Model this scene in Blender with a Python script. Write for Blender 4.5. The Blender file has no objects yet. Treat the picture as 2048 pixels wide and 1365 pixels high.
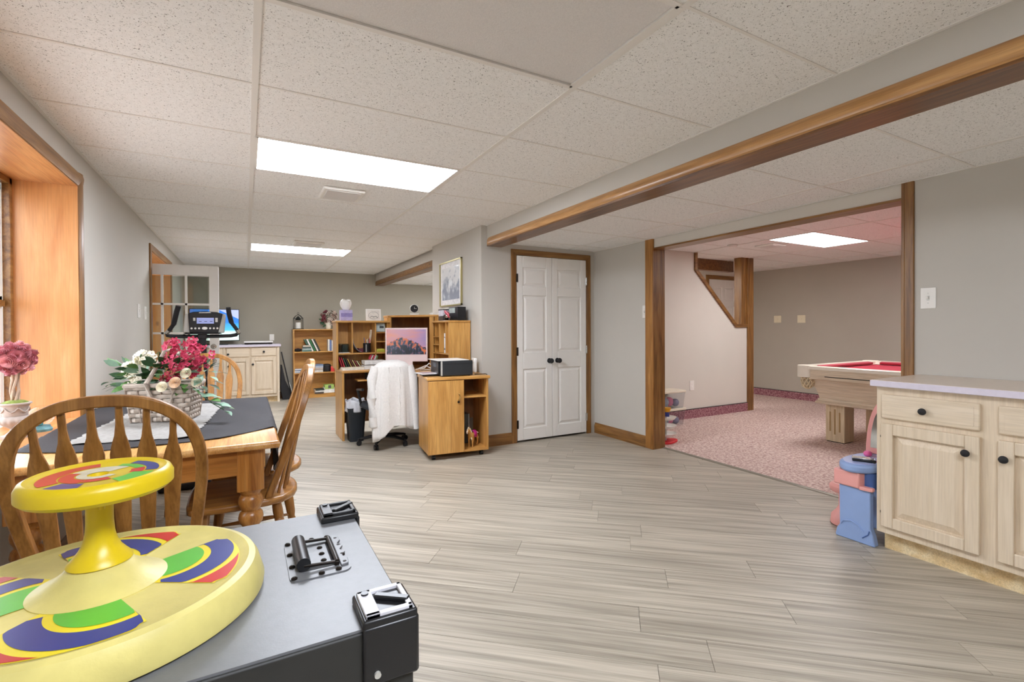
import bpy, bmesh, math, random
from mathutils import Vector, Matrix
R = math.radians
random.seed(7)
S = bpy.context.scene
COL = S.collection

# ------------------------------------------------------------------ camera
def set_camera():
    yaw, pit, rol = R(28.87), R(-0.5), R(-0.29)
    f = Vector((math.sin(yaw)*math.cos(pit), math.cos(yaw)*math.cos(pit), math.sin(pit)))
    r = Vector((math.cos(yaw), -math.sin(yaw), 0)); u = r.cross(f)
    r2 = r*math.cos(rol)+u*math.sin(rol); u2 = r2.cross(f)
    cd = bpy.data.cameras.new('camera'); cd.sensor_width = 36; cd.lens = 36*965.6/2048
    cd.shift_y = -(682.5-665.2)/2048; cd.clip_start = .02; cd.clip_end = 200
    co = bpy.data.objects.new('camera', cd); COL.objects.link(co)
    m = Matrix((r2, u2, -f)).transposed().to_4x4(); m.translation = (0, 0, 1.25)
    co.matrix_world = m; S.camera = co
set_camera()
# ------------------------------------------------------------------ world / exposure
w = bpy.data.worlds.new('sky'); S.world = w; w.use_nodes = True
bg = w.node_tree.nodes['Background']; bg.inputs[0].default_value = (.86, .93, 1, 1); bg.inputs[1].default_value = 3.2
S.view_settings.view_transform = 'Standard'; S.view_settings.look = 'None'
S.view_settings.gamma = 1; S.view_settings.use_curve_mapping = False
S.view_settings.exposure = 1.08
PANEL = 16.0        # strength of the lit ceiling panels
S.cycles.diffuse_bounces = 6; S.cycles.max_bounces = 12

# ------------------------------------------------------------------ helpers
def lin(h):
    if isinstance(h, str):
        h = h.lstrip('#'); c = [int(h[i:i+2], 16)/255 for i in (0, 2, 4)]
    else: c = [v/255 for v in h]
    return tuple((v/12.92 if v <= .04045 else ((v+.055)/1.055)**2.4) for v in c)+(1,)

class B:
    def __init__(s): s.m = bmesh.new()
    def _v(s, pts): return [s.m.verts.new(p) for p in pts]
    def box(s, x0, x1, y0, y1, z0, z1, M=None):
        p = [(x, y, z) for z in (z0, z1) for y in (y0, y1) for x in (x0, x1)]
        if M is not None: p = [M @ Vector(q) for q in p]
        v = s._v(p)
        for a in ((0, 2, 3, 1), (4, 5, 7, 6), (0, 1, 5, 4), (2, 6, 7, 3), (0, 4, 6, 2), (1, 3, 7, 5)):
            s.m.faces.new([v[i] for i in a])
        return s
    def cbox(s, c, d, rz=0, rx=0, ry=0):
        M = Matrix.Translation(c) @ Matrix.Rotation(rz, 4, 'Z') @ Matrix.Rotation(ry, 4, 'Y') @ Matrix.Rotation(rx, 4, 'X')
        return s.box(-d[0]/2, d[0]/2, -d[1]/2, d[1]/2, -d[2]/2, d[2]/2, M)
    def prism(s, poly, a, b, ax='z', M=None):
        def P(p, t):
            q = {'z': (p[0], p[1], t), 'y': (p[0], t, p[1]), 'x': (t, p[0], p[1])}[ax]
            return M @ Vector(q) if M is not None else q
        l = s._v([P(p, a) for p in poly]); h = s._v([P(p, b) for p in poly]); n = len(poly)
        s.m.faces.new(l[::-1]); s.m.faces.new(h)
        for i in range(n): s.m.faces.new((l[i], l[(i+1) % n], h[(i+1) % n], h[i]))
        return s
    def lathe(s, prof, c=(0, 0, 0), n=20, M=None, sy=1, closed=False):
        rings = []
        for r, z in prof:
            ps = [(c[0]+r*math.cos(2*math.pi*i/n), c[1]+sy*r*math.sin(2*math.pi*i/n), c[2]+z) for i in range(n)]
            if M is not None: ps = [M @ Vector(p) for p in ps]
            rings.append(s._v(ps))
        for a, b in zip(rings, rings[1:]):
            for i in range(n): s.m.faces.new((a[i], a[(i+1) % n], b[(i+1) % n], b[i]))
        if prof[0][0] > 1e-6: s.m.faces.new(rings[0][::-1])
        if prof[-1][0] > 1e-6: s.m.faces.new(rings[-1])
        return s
    def tube(s, path, rad, n=8, flat=None, up=(0, 0, 1)):
        path = [Vector(p) for p in path]; k = len(path); rings = []
        up = Vector(up)
        for i, p in enumerate(path):
            t = (path[min(i+1, k-1)]-path[max(i-1, 0)]).normalized()
            a = t.cross(up)
            if a.length < 1e-4: a = t.cross(Vector((1, .01, 0)))
            a.normalize(); b = a.cross(t).normalized()
            r = rad[i] if isinstance(rad, (list, tuple)) else rad
            ra, rb = (r, r) if flat is None else (r*flat[0], r*flat[1])
            rings.append(s._v([p+a*ra*math.cos(2*math.pi*(j+.5)/n)+b*rb*math.sin(2*math.pi*(j+.5)/n) for j in range(n)]))
        for a, b in zip(rings, rings[1:]):
            for i in range(n): s.m.faces.new((a[i], a[(i+1) % n], b[(i+1) % n], b[i]))
        s.m.faces.new(rings[0][::-1]); s.m.faces.new(rings[-1])
        return s
    def grid(s, fn, nu, nv, close_u=False):
        g = [[s.m.verts.new(fn(i/(nu if close_u else nu-1), j/(nv-1))) for j in range(nv)] for i in range(nu)]
        for i in range(nu if close_u else nu-1):
            for j in range(nv-1):
                i2 = (i+1) % nu
                s.m.faces.new((g[i][j], g[i2][j], g[i2][j+1], g[i][j+1]))
        return s
    def ball(s, c, r, n=12, m=8):
        if not isinstance(r, (tuple, list)): r = (r, r, r)
        M = Matrix.Translation(c) @ Matrix.Diagonal((r[0], r[1], r[2], 1))
        bmesh.ops.create_uvsphere(s.m, u_segments=n, v_segments=m, radius=1, matrix=M)
        return s
    def cyl(s, c, r, h, ax='z', n=16, r2=None):
        r2 = r if r2 is None else r2
        M = {'z': Matrix.Identity(4), 'x': Matrix.Rotation(math.pi/2, 4, 'Y'), 'y': Matrix.Rotation(-math.pi/2, 4, 'X')}[ax]
        return s.lathe([(r, -h/2), (r2, h/2)], n=n, M=Matrix.Translation(c) @ M)
    def mesh(s, name, smooth=True, ang=38):
        bmesh.ops.recalc_face_normals(s.m, faces=s.m.faces)
        me = bpy.data.meshes.new(name); s.m.to_mesh(me); s.m.free()
        if smooth:
            me.polygons.foreach_set('use_smooth', [True]*len(me.polygons))
            me.set_sharp_from_angle(angle=R(ang))
        return me
    def ob(s, name, mat, parent=None, bev=0, seg=2, smooth=True, solid=0, sub=0, ang=38, label=None, cat=None, group=None, kind=None):
        me = s.mesh(name, smooth, ang); me.materials.append(mat)
        return link(name, me, parent, bev, seg, solid, sub, label, cat, group, kind)

def link(name, me, parent=None, bev=0, seg=2, solid=0, sub=0, label=None, cat=None, group=None, kind=None):
    o = bpy.data.objects.new(name, me); COL.objects.link(o)
    if parent: o.parent = parent
    if solid: md = o.modifiers.new('Solidify', 'SOLIDIFY'); md.thickness = solid; md.offset = 0
    if bev:
        md = o.modifiers.new('Bevel', 'BEVEL'); md.width = bev; md.segments = seg; md.limit_method = 'ANGLE'; md.angle_limit = R(40)
    if sub: md = o.modifiers.new('Subsurf', 'SUBSURF'); md.levels = sub; md.render_levels = sub
    tag(o, label, cat, group, kind)
    return o
def tag(o, label=None, cat=None, group=None, kind=None):
    if label: o['label'] = label
    if cat: o['category'] = cat
    if group: o['group'] = group
    if kind: o['kind'] = kind
    return o
def thing(name, label, cat, loc=(0, 0, 0), rz=0, group=None, kind=None):
    o = bpy.data.objects.new(name, None); COL.objects.link(o); o.empty_display_size = .05
    o.location = loc; o.rotation_euler = (0, 0, rz)
    return tag(o, label, cat, group, kind)
def inst(o, parent=None, loc=None, rot=None, scale=None):
    c = o.copy(); COL.objects.link(c)
    if parent: c.parent = parent
    if loc is not None: c.location = loc
    if rot is not None: c.rotation_euler = rot
    if scale is not None: c.scale = scale
    return c
def copy_tree(o, loc=None, rz=None, label=None, parent=None):
    c = o.copy(); COL.objects.link(c); c.parent = parent
    if loc is not None: c.location = loc
    if rz is not None: c.rotation_euler = (0, 0, rz)
    if label: c['label'] = label
    for ch in list(o.children): copy_tree(ch, parent=c)
    return c

# ------------------------------------------------------------------ materials
def newmat(name):
    m = bpy.data.materials.new(name); m.use_nodes = True
    nt = m.node_tree; return m, nt, nt.nodes, nt.links, nt.nodes['Principled BSDF']
def M_(name, col, rough=.5, metal=0, var=.06, scale=12, bump=0, bscale=60, emit=0, trans=0, coat=0, spec=.5, alpha=1, sheen=0):
    m, nt, N, L, p = newmat(name)
    c = lin(col); p.inputs['Roughness'].default_value = rough; p.inputs['Metallic'].default_value = metal
    p.inputs['Transmission Weight'].default_value = trans; p.inputs['Coat Weight'].default_value = coat
    p.inputs['Specular IOR Level'].default_value = spec; p.inputs['Alpha'].default_value = alpha
    p.inputs['Sheen Weight'].default_value = sheen
    tc = N.new('ShaderNodeTexCoord')
    n = N.new('ShaderNodeTexNoise'); n.inputs['Scale'].default_value = scale; n.inputs['Detail'].default_value = 4
    L.new(tc.outputs['Object'], n.inputs['Vector'])
    r = N.new('ShaderNodeValToRGB')
    r.color_ramp.elements[0].position = .3; r.color_ramp.elements[1].position = .7
    r.color_ramp.elements[0].color = tuple(v*(1-var) for v in c[:3])+(1,)
    r.color_ramp.elements[1].color = tuple(min(1, v*(1+var)) for v in c[:3])+(1,)
    L.new(n.outputs['Fac'], r.inputs['Fac']); L.new(r.outputs['Color'], p.inputs['Base Color'])
    if emit: L.new(r.outputs['Color'], p.inputs['Emission Color']); p.inputs['Emission Strength'].default_value = emit
    if bump:
        b = N.new('ShaderNodeBump'); b.inputs['Strength'].default_value = bump; b.inputs['Distance'].default_value = .004
        n2 = N.new('ShaderNodeTexNoise'); n2.inputs['Scale'].default_value = bscale; n2.inputs['Detail'].default_value = 5
        L.new(tc.outputs['Object'], n2.inputs['Vector']); L.new(n2.outputs['Fac'], b.inputs['Height']); L.new(b.outputs['Normal'], p.inputs['Normal'])
    return m
def wood(name, c1, c2, c3=None, axis='z', rough=.38, s=1.0, coat=.15, knots=False, stretch=14, contrast=(.3, .72), fine=.32):
    m, nt, N, L, p = newmat(name)
    p.inputs['Roughness'].default_value = rough; p.inputs['Coat Weight'].default_value = coat; p.inputs['Coat Roughness'].default_value = .25
    tc = N.new('ShaderNodeTexCoord'); mp = N.new('ShaderNodeMapping')
    k = [stretch*s]*3; k['xyz'.index(axis)] = 1.0*s
    mp.inputs['Scale'].default_value = k; L.new(tc.outputs['Object'], mp.inputs['Vector'])
    n = N.new('ShaderNodeTexNoise'); n.inputs['Scale'].default_value = 2.2; n.inputs['Detail'].default_value = 6; n.inputs['Distortion'].default_value = .6
    L.new(mp.outputs['Vector'], n.inputs['Vector'])
    mp2 = N.new('ShaderNodeMapping'); k2 = [90*s]*3; k2['xyz'.index(axis)] = 3*s; mp2.inputs['Scale'].default_value = k2
    L.new(tc.outputs['Object'], mp2.inputs['Vector'])
    n2 = N.new('ShaderNodeTexNoise'); n2.inputs['Scale'].default_value = 2; n2.inputs['Detail'].default_value = 3
    L.new(mp2.outputs['Vector'], n2.inputs['Vector'])
    r = N.new('ShaderNodeValToRGB'); e = r.color_ramp.elements
    e[0].position = contrast[0]; e[0].color = lin(c1); e[1].position = contrast[1]; e[1].color = lin(c2)
    if c3: x = e.new((contrast[0]+contrast[1])/2); x.color = lin(c3)
    L.new(n.outputs['Fac'], r.inputs['Fac'])
    mx = N.new('ShaderNodeMix'); mx.data_type = 'RGBA'; mx.blend_type = 'MULTIPLY'; mx.inputs[0].default_value = fine
    L.new(r.outputs['Color'], mx.inputs[6])
    r2 = N.new('ShaderNodeValToRGB'); r2.color_ramp.elements[0].position = .35; r2.color_ramp.elements[1].position = .6
    r2.color_ramp.elements[0].color = (.35, .3, .25, 1); r2.color_ramp.elements[1].color = (1, 1, 1, 1)
    L.new(n2.outputs['Fac'], r2.inputs['Fac']); L.new(r2.outputs['Color'], mx.inputs[7])
    out = mx.outputs[2]
    if knots:
        v = N.new('ShaderNodeTexVoronoi'); v.inputs['Scale'].default_value = 2.6; v.inputs['Randomness'].default_value = 1
        mp3 = N.new('ShaderNodeMapping'); k3 = [1.6]*3; k3['xyz'.index(axis)] = .9; mp3.inputs['Scale'].default_value = k3
        L.new(tc.outputs['Object'], mp3.inputs['Vector']); L.new(mp3.outputs['Vector'], v.inputs['Vector'])
        r3 = N.new('ShaderNodeValToRGB'); r3.color_ramp.elements[0].position = .05; r3.color_ramp.elements[1].position = .12
        r3.color_ramp.elements[0].color = (.22, .12, .08, 1); r3.color_ramp.elements[1].color = (1, 1, 1, 1)
        L.new(v.outputs['Distance'], r3.inputs['Fac'])
        m2 = N.new('ShaderNodeMix'); m2.data_type = 'RGBA'; m2.blend_type = 'MULTIPLY'; m2.inputs[0].default_value = .9
        L.new(out, m2.inputs[6]); L.new(r3.outputs['Color'], m2.inputs[7]); out = m2.outputs[2]
    L.new(out, p.inputs['Base Color'])
    return m
def glass(name, tint=(1, 1, 1, 1), rough=0.0):
    m, nt, N, L, p = newmat(name)
    N.remove(p); o = N['Material Output']
    g = N.new('ShaderNodeBsdfGlossy'); g.inputs['Roughness'].default_value = rough+.02
    t = N.new('ShaderNodeBsdfTransparent'); t.inputs[0].default_value = tint
    lw = N.new('ShaderNodeLayerWeight'); pw = N.new('ShaderNodeMath'); pw.operation = 'POWER'; pw.inputs[1].default_value = 4; L.new(lw.outputs['Facing'], pw.inputs[0])
    f = N.new('ShaderNodeMath'); f.operation = 'MULTIPLY_ADD'; f.inputs[1].default_value = .6; f.inputs[2].default_value = .045; L.new(pw.outputs[0], f.inputs[0])
    mx = N.new('ShaderNodeMixShader'); L.new(f.outputs[0], mx.inputs[0]); L.new(t.outputs[0], mx.inputs[1]); L.new(g.outputs[0], mx.inputs[2]); L.new(mx.outputs[0], o.inputs[0])
    return m
def emis(name, col, st):
    m, nt, N, L, p = newmat(name)
    p.inputs['Base Color'].default_value = lin(col); p.inputs['Emission Color'].default_value = lin(col); p.inputs['Emission Strength'].default_value = st
    return m
def plank_mat():
    m, nt, N, L, p = newmat('vinyl_plank')
    p.inputs['Roughness'].default_value = .42
    tc = N.new('ShaderNodeTexCoord'); oi = N.new('ShaderNodeObjectInfo')
    mp = N.new('ShaderNodeMapping'); mp.inputs['Rotation'].default_value = (0, 0, -R(PLANK_DEG))
    L.new(tc.outputs['Object'], mp.inputs['Vector'])
    ml = N.new('ShaderNodeMath'); ml.operation = 'MULTIPLY'; ml.inputs[1].default_value = 37; L.new(oi.outputs['Random'], ml.inputs[0])
    cb = N.new('ShaderNodeCombineXYZ'); L.new(ml.outputs[0], cb.inputs[0]); L.new(ml.outputs[0], cb.inputs[2])
    ad = N.new('ShaderNodeVectorMath'); L.new(mp.outputs[0], ad.inputs[0]); L.new(cb.outputs[0], ad.inputs[1])
    def noise(sx, sy, sc, det, dist):
        q = N.new('ShaderNodeMapping'); q.inputs['Scale'].default_value = (sx, sy, 1); L.new(ad.outputs[0], q.inputs['Vector'])
        n = N.new('ShaderNodeTexNoise'); n.inputs['Scale'].default_value = sc; n.inputs['Detail'].default_value = det; n.inputs['Distortion'].default_value = dist
        L.new(q.outputs[0], n.inputs['Vector']); return n.outputs['Fac']
    a = noise(.8, 22, 1.7, 8, .35); b = noise(1.6, 95, 1.5, 5, .15)
    r = N.new('ShaderNodeValToRGB'); e = r.color_ramp.elements
    e[0].position = .25; e[0].color = lin(FLOOR[0]); e[1].position = .75; e[1].color = lin(FLOOR[2]); x = e.new(.5); x.color = lin(FLOOR[1])
    L.new(a, r.inputs['Fac'])
    r2 = N.new('ShaderNodeValToRGB'); r2.color_ramp.elements[0].position = .32; r2.color_ramp.elements[1].position = .6
    r2.color_ramp.elements[0].color = (.6, .57, .54, 1); r2.color_ramp.elements[1].color = (1, 1, 1, 1); L.new(b, r2.inputs['Fac'])
    mx = N.new('ShaderNodeMix'); mx.data_type = 'RGBA'; mx.blend_type = 'MULTIPLY'; mx.inputs[0].default_value = .55
    L.new(r.outputs[0], mx.inputs[6]); L.new(r2.outputs[0], mx.inputs[7])
    hv = N.new('ShaderNodeHueSaturation'); mr = N.new('ShaderNodeMapRange'); mr.inputs[3].default_value = .92; mr.inputs[4].default_value = 1.08
    L.new(oi.outputs['Random'], mr.inputs[0]); L.new(mr.outputs[0], hv.inputs['Value']); L.new(mx.outputs[2], hv.inputs['Color'])
    L.new(hv.outputs[0], p.inputs['Base Color'])
    bp = N.new('ShaderNodeBump'); bp.inputs['Strength'].default_value = .12; bp.inputs['Distance'].default_value = .002; L.new(b, bp.inputs['Height']); L.new(bp.outputs[0], p.inputs['Normal'])
    return m
def tile_mat():
    m, nt, N, L, p = newmat('ceiling_tile')
    p.inputs['Roughness'].default_value = .9; p.inputs['Specular IOR Level'].default_value = .2
    tc = N.new('ShaderNodeTexCoord'); oi = N.new('ShaderNodeObjectInfo')
    ad = N.new('ShaderNodeVectorMath'); L.new(tc.outputs['Object'], ad.inputs[0])
    ml = N.new('ShaderNodeMath'); ml.operation = 'MULTIPLY'; ml.inputs[1].default_value = 23; L.new(oi.outputs['Random'], ml.inputs[0])
    cb = N.new('ShaderNodeCombineXYZ'); L.new(ml.outputs[0], cb.inputs[0]); L.new(ml.outputs[0], cb.inputs[1]); L.new(cb.outputs[0], ad.inputs[1])
    n = N.new('ShaderNodeTexNoise'); n.inputs['Scale'].default_value = 150; n.inputs['Detail'].default_value = 2; n.inputs['Roughness'].default_value = .6; n.inputs['Distortion'].default_value = 1.2
    L.new(ad.outputs[0], n.inputs['Vector'])
    r = N.new('ShaderNodeValToRGB'); e = r.color_ramp.elements
    e[0].position = .315; e[0].color = lin('#57524b'); e[1].position = .38; e[1].color = lin(CEIL)
    L.new(n.outputs['Fac'], r.inputs['Fac'])
    n2 = N.new('ShaderNodeTexNoise'); n2.inputs['Scale'].default_value = 42; n2.inputs['Detail'].default_value = 6; L.new(ad.outputs[0], n2.inputs['Vector'])
    r2 = N.new('ShaderNodeValToRGB'); r2.color_ramp.elements[0].position = .3; r2.color_ramp.elements[1].position = .7
    r2.color_ramp.elements[0].color = (.93, .93, .925, 1); r2.color_ramp.elements[1].color = (1, 1, 1, 1); L.new(n2.outputs[0], r2.inputs[0])
    mx = N.new('ShaderNodeMix'); mx.data_type = 'RGBA'; mx.blend_type = 'MULTIPLY'; mx.inputs[0].default_value = 1
    L.new(r.outputs[0], mx.inputs[6]); L.new(r2.outputs[0], mx.inputs[7]); L.new(mx.outputs[2], p.inputs['Base Color'])
    bp = N.new('ShaderNodeBump'); bp.inputs['Strength'].default_value = .35; bp.inputs['Distance'].default_value = .003; L.new(n.outputs[0], bp.inputs['Height']); L.new(bp.outputs[0], p.inputs['Normal'])
    return m
def carpet_mat(name, cols):
    m, nt, N, L, p = newmat(name); p.inputs['Roughness'].default_value = 1; p.inputs['Specular IOR Level'].default_value = .1
    tc = N.new('ShaderNodeTexCoord'); n = N.new('ShaderNodeTexNoise'); n.inputs['Scale'].default_value = 48; n.inputs['Detail'].default_value = 4; n.inputs['Roughness'].default_value = .7
    L.new(tc.outputs['Object'], n.inputs['Vector'])
    r = N.new('ShaderNodeValToRGB'); e = r.color_ramp.elements
    e[0].position = .3; e[0].color = lin(cols[0]); e[1].position = .68; e[1].color = lin(cols[2]); x = e.new(.5); x.color = lin(cols[1])
    L.new(n.outputs[0], r.inputs[0]); L.new(r.outputs[0], p.inputs['Base Color'])
    bp = N.new('ShaderNodeBump'); bp.inputs['Strength'].default_value = .6; bp.inputs['Distance'].default_value = .006; L.new(n.outputs[0], bp.inputs['Height']); L.new(bp.outputs[0], p.inputs['Normal'])
    return m

PLANK_DEG = 139.0      # heading of the diagonal planks (angle of the run in the XY plane)
FLOOR = ('#898173', '#b1a898', '#c8bfae')
CEIL = '#f8f7f5'
WALL = '#c6c1b8'
m_wall = M_('wall_paint', WALL, .75, var=.015, scale=3, bump=.05, bscale=200)
m_wallback = M_('wall_tone_olive', '#a7a192', .75, var=.02, scale=3, bump=.05, bscale=200)  # darker, more olive tone for the back wall
m_wallfar = M_('wall_tone_taupe', '#b6b0a3', .75, var=.02, scale=3, bump=.05, bscale=200)  # darker taupe tone for the far wall
m_walllt = M_('wall_paint_light', '#dad4ca', .75, var=.015, scale=3)
m_plank = plank_mat(); m_tile = tile_mat()
m_grid = M_('grid_enamel', '#e9e5df', .45, var=.01)
m_carpet = carpet_mat('carpet_rose', ('#8f6a66', '#cdb3aa', '#eaddd2'))
m_carpetb = carpet_mat('carpet_base', ('#5f3440', '#9c6a72', '#c6a2a2'))
OAKT = ('#6c4720', '#a67a42', '#8e6230')
m_trz = wood('oak_trim_z', *OAKT, axis='z'); m_try = wood('oak_trim_y', *OAKT, axis='y'); m_trx = wood('oak_trim_x', *OAKT, axis='x')
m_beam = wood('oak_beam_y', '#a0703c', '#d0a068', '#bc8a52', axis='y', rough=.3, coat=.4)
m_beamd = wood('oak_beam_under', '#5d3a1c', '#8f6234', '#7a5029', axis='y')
m_pine = wood('knotty_pine', '#c98448', '#dda168', '#d39356', axis='z', knots=True, stretch=5, fine=.18)
m_piney = wood('knotty_pine_y', '#c07c46', '#dba268', '#cf9056', axis='y', stretch=7)
OAKC = ('#8a5a26', '#c08a48', '#a97436')
m_chz = wood('chair_oak_z', *OAKC, axis='z'); m_chy = wood('chair_oak_y', *OAKC, axis='y', rough=.3, coat=.35)
m_tby = wood('table_oak_y', '#c68a45', '#ecc07e', '#dca864', axis='y', rough=.28, coat=.4)
m_tbz = wood('table_oak_z', '#955b25', '#cf9650', '#b97d3a', axis='z', rough=.3, coat=.35); m_tbx = wood('table_oak_x', '#8e5724', '#c78d49', '#b07636', axis='x', rough=.3, coat=.35)
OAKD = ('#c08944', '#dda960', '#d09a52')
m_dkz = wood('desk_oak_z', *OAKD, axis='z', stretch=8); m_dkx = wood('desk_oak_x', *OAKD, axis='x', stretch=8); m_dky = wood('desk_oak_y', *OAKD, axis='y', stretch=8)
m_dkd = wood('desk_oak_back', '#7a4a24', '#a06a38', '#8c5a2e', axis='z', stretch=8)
CABW = ('#d9c6aa', '#e4d3bb', '#dfcdb3')
m_cbz = wood('cabinet_whitewash_z', *CABW, axis='z', rough=.5, coat=.05, s=1.0, fine=.13); m_cby = wood('cabinet_whitewash_y', *CABW, axis='y', rough=.5, coat=.05, s=1.0, fine=.13)
m_cbx = wood('cabinet_whitewash_x', *CABW, axis='x', rough=.5, coat=.05, s=1.0, fine=.13)
m_toe = wood('cabinet_toe_pine', '#d8b884', '#efdcb4', '#e6cc9c', axis='y', stretch=7)
m_lam = M_('counter_reflection_tint', '#e2d3c4', .3, var=.03, scale=40); m_lame = M_('counter_edge', '#d6cedb', .4, var=.03, scale=40)  # cream of the counter top carries a painted reflection
m_white = M_('white_paint', '#eeebe6', .4, var=.01)
m_wplas = M_('white_plastic', '#f1eee8', .4, var=.01)
m_cream = M_('cream_plastic', '#e9e0c4', .45, var=.01)
m_black = M_('black_plastic', '#17171a', .35, var=.1)
m_blackm = M_('black_matte', '#1b1a1c', .7, var=.1)
m_dark = M_('dark_hardware', '#241d18', .35, metal=.6, var=.1)
m_chrome = M_('brushed_steel', '#c9c8c4', .25, metal=1, var=.03)
m_silver = M_('silver_plastic', '#c6c4bd', .4, metal=.3, var=.02)
m_glass = glass('clear_glass'); m_glass2 = glass('smoky_glass', (.75, .78, .74, 1))
m_lit = emis('lit_diffuser', '#eef4ff', PANEL); m_lit2 = emis('lit_diffuser_warm', '#f8f8fa', PANEL*.55)
m_off = M_('prismatic_diffuser', '#e2dedb', .3, var=.05, scale=160, bump=.5, bscale=220)
# ================================================================== STRUCTURE
CZ, MZ, PZ = 2.329, 2.155, 2.277
def struct(name, b, mat, label, parent=None, bev=0, **k):
    return b.ob(name, mat, parent, bev=bev, label=label if not parent else None, cat=None, kind='structure' if not parent else None, **k)

# ---- floor and planks
floor = struct('floor', B().box(-1.3, 4.6, -3.1, 9.85, -.06, -.005), M_('subfloor', '#8d857a', .8), 'pale greige vinyl plank floor laid on the diagonal')
def clip(poly, x0, x1, y0, y1):
    def cut(P, f):
        o = []
        for i in range(len(P)):
            a, b = P[i-1], P[i]; fa, fb = f(a), f(b)
            if (fa >= 0) != (fb >= 0): t = fa/(fa-fb); o.append((a[0]+(b[0]-a[0])*t, a[1]+(b[1]-a[1])*t))
            if fb >= 0: o.append(b)
        return o
    for f in (lambda p: p[0]-x0, lambda p: x1-p[0], lambda p: p[1]-y0, lambda p: y1-p[1]):
        if poly: poly = cut(poly, f)
    return poly
def planks():
    a = R(PLANK_DEG); e1 = (math.cos(a), math.sin(a)); e2 = (math.sin(a), -math.cos(a)); W, Ln, g = .185, 1.22, .0009
    rnd = random.Random(3); rest = B(); n = 0
    for k in range(-20, 62):
        off = rnd.random()*Ln
        for j in range(-10, 14):
            s0, s1 = j*Ln+off+g, (j+1)*Ln+off-g; t0, t1 = k*W+g, (k+1)*W-g
            P = [(e1[0]*s+e2[0]*t, e1[1]*s+e2[1]*t) for s, t in ((s0, t0), (s1, t0), (s1, t1), (s0, t1))]
            P = clip(P, -.88, 3.778, -1.2, 9.72)
            if len(P) < 3: continue
            cx = sum(p[0] for p in P)/len(P); cy = sum(p[1] for p in P)/len(P)
            ar = abs(sum(P[i-1][0]*P[i][1]-P[i][0]*P[i-1][1] for i in range(len(P))))/2
            if ar < .004: continue
            hid = (cx > 2.3 and cy > 4.9)
            seen = not hid and cy > .25 and cx > -.9 and (cx*.483+cy*.876) > .6 and (cx*.876-cy*.483)/(cx*.483+cy*.876) < 1.25
            big = math.hypot(cx, cy) < 9 or ar > .1
            if seen and big and n < 290:
                B().prism(P, -.006, 0).ob('plank', m_plank, floor, smooth=False); n += 1
            elif not hid: rest.prism(P, -.006, 0)
    rest.ob('plank_remainder', m_plank, floor, smooth=False, kind='stuff')
planks()
carpet = struct('floor_carpet', B().box(3.79, 8.4, -1.6, 8.1, -.06, .004), m_carpet, 'dusty rose carpet of the billiard room')
struct('trim_1', B().prism([(3.762, 0), (3.772, .007), (3.80, .009), (3.812, .004), (3.812, -.01), (3.762, -.01)], 1.40, 3.64, 'y', None), M_('threshold_metal', '#8c8577', .45, metal=.3), 'grey metal threshold strip between plank floor and rose carpet')

struct('floor_outside', B().box(-40, -1.30, -40, 50, -.2, -.05), M_('bounce_ground', '#cbc7c4', .95, var=.08, scale=2), 'pale ground added outside the window to bounce light in')  # unseen ground plane added, kept pale to bounce light onto the ceiling
# ---- walls
wl = B()
for a in ((-3.1, 1.9, 0, 2.4), (1.9, 3.775, 0, .70), (1.9, 3.775, 2.11, 2.4), (3.775, 6.33, 0, 2.4), (6.33, 7.88, 2.09, 2.4), (7.88, 9.85, 0, 2.4)):
    wl.box(-1.25, -.88, a[0], a[1], a[2], a[3])
struct('wall_left', wl, m_wall, 'long greige wall with the wood-lined window and glass door')
struct('wall_back', B().box(-1.25, 5, 9.72, 9.86, 0, 2.45), m_wallback, 'olive grey back wall behind the bookcase')
struct('wall_column', B().box(2.16, 2.29, 4.575, 6.08, 0, 2.40), m_wall, 'pale partition wall carrying the framed winter print')
wc = B().box(2.29, 2.574, 4.575, 4.69, 0, 2.3).box(3.516, 3.79, 4.575, 4.69, 0, 2.3).box(2.574, 3.516, 4.575, 4.69, 2.043, 2.3).box(2.29, 3.79, 5.95, 6.08, 0, 2.4).box(3.70, 3.79, 4.69, 6.7, 0, 2.4)
struct('wall_closet', wc, m_wall, 'greige wall around the white closet doors')
struct('wall_back_side', B().box(4.5, 4.62, 6.0, 9.86, 0, 2.4), m_wall, 'added side wall closing the room beyond the partition')  # unseen wall added to stop sky light leaking in at the side
struct('wall_light_block', B().box(-1.3, 8.5, -3.25, 9.9, 2.42, 2.5), m_walllt, 'slab added above the drop ceilings to keep sky light out')  # slab added overhead so sky light cannot leak into the rooms
struct('wall_post', B().box(3.645, 3.79, 3.70, 4.576, 0, 2.3), m_wall, 'short blue grey wall between closet and oak post')
struct('wall_right', B().box(3.645, 3.79, -3.1, 1.43, 0, 2.3), m_wall, 'grey wall behind the whitewashed cabinet')
struct('wall_header', B().box(3.65, 3.788, 1.43, 3.70, 2.062, 2.4), m_walllt, 'cream header over the opening to the billiard room')
struct('wall_behind', B().box(-1.25, 3.79, -3.2, -3.08, 0, 2.45), m_wall, 'plain wall behind the viewer')
ws = B().prism([(3.79, 0), (6.52, 0), (6.52, 1.246), (6.254, 1.246), (5.393, 2.032), (5.393, 2.30), (3.79, 2.30)], 4.6, 4.72, 'y')
struct('wall_stair', ws, m_walllt, 'cream stair wall with a slanted opening')
struct('wall_far', B().box(8.28, 8.4, -1.6, 8.1, 0, 2.4), m_wallfar, 'taupe far wall of the billiard room')
struct('wall_pool_side', B().box(3.79, 8.4, -1.7, -1.58, 0, 2.4), m_wall, 'side wall of the billiard room')
wst = B().box(3.79, 7.107, 5.75, 5.85, 0, 2.4).box(7.87, 8.4, 5.75, 5.85, 0, 2.4).box(7.107, 7.87, 5.75, 5.85, 2.095, 2.4)
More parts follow.
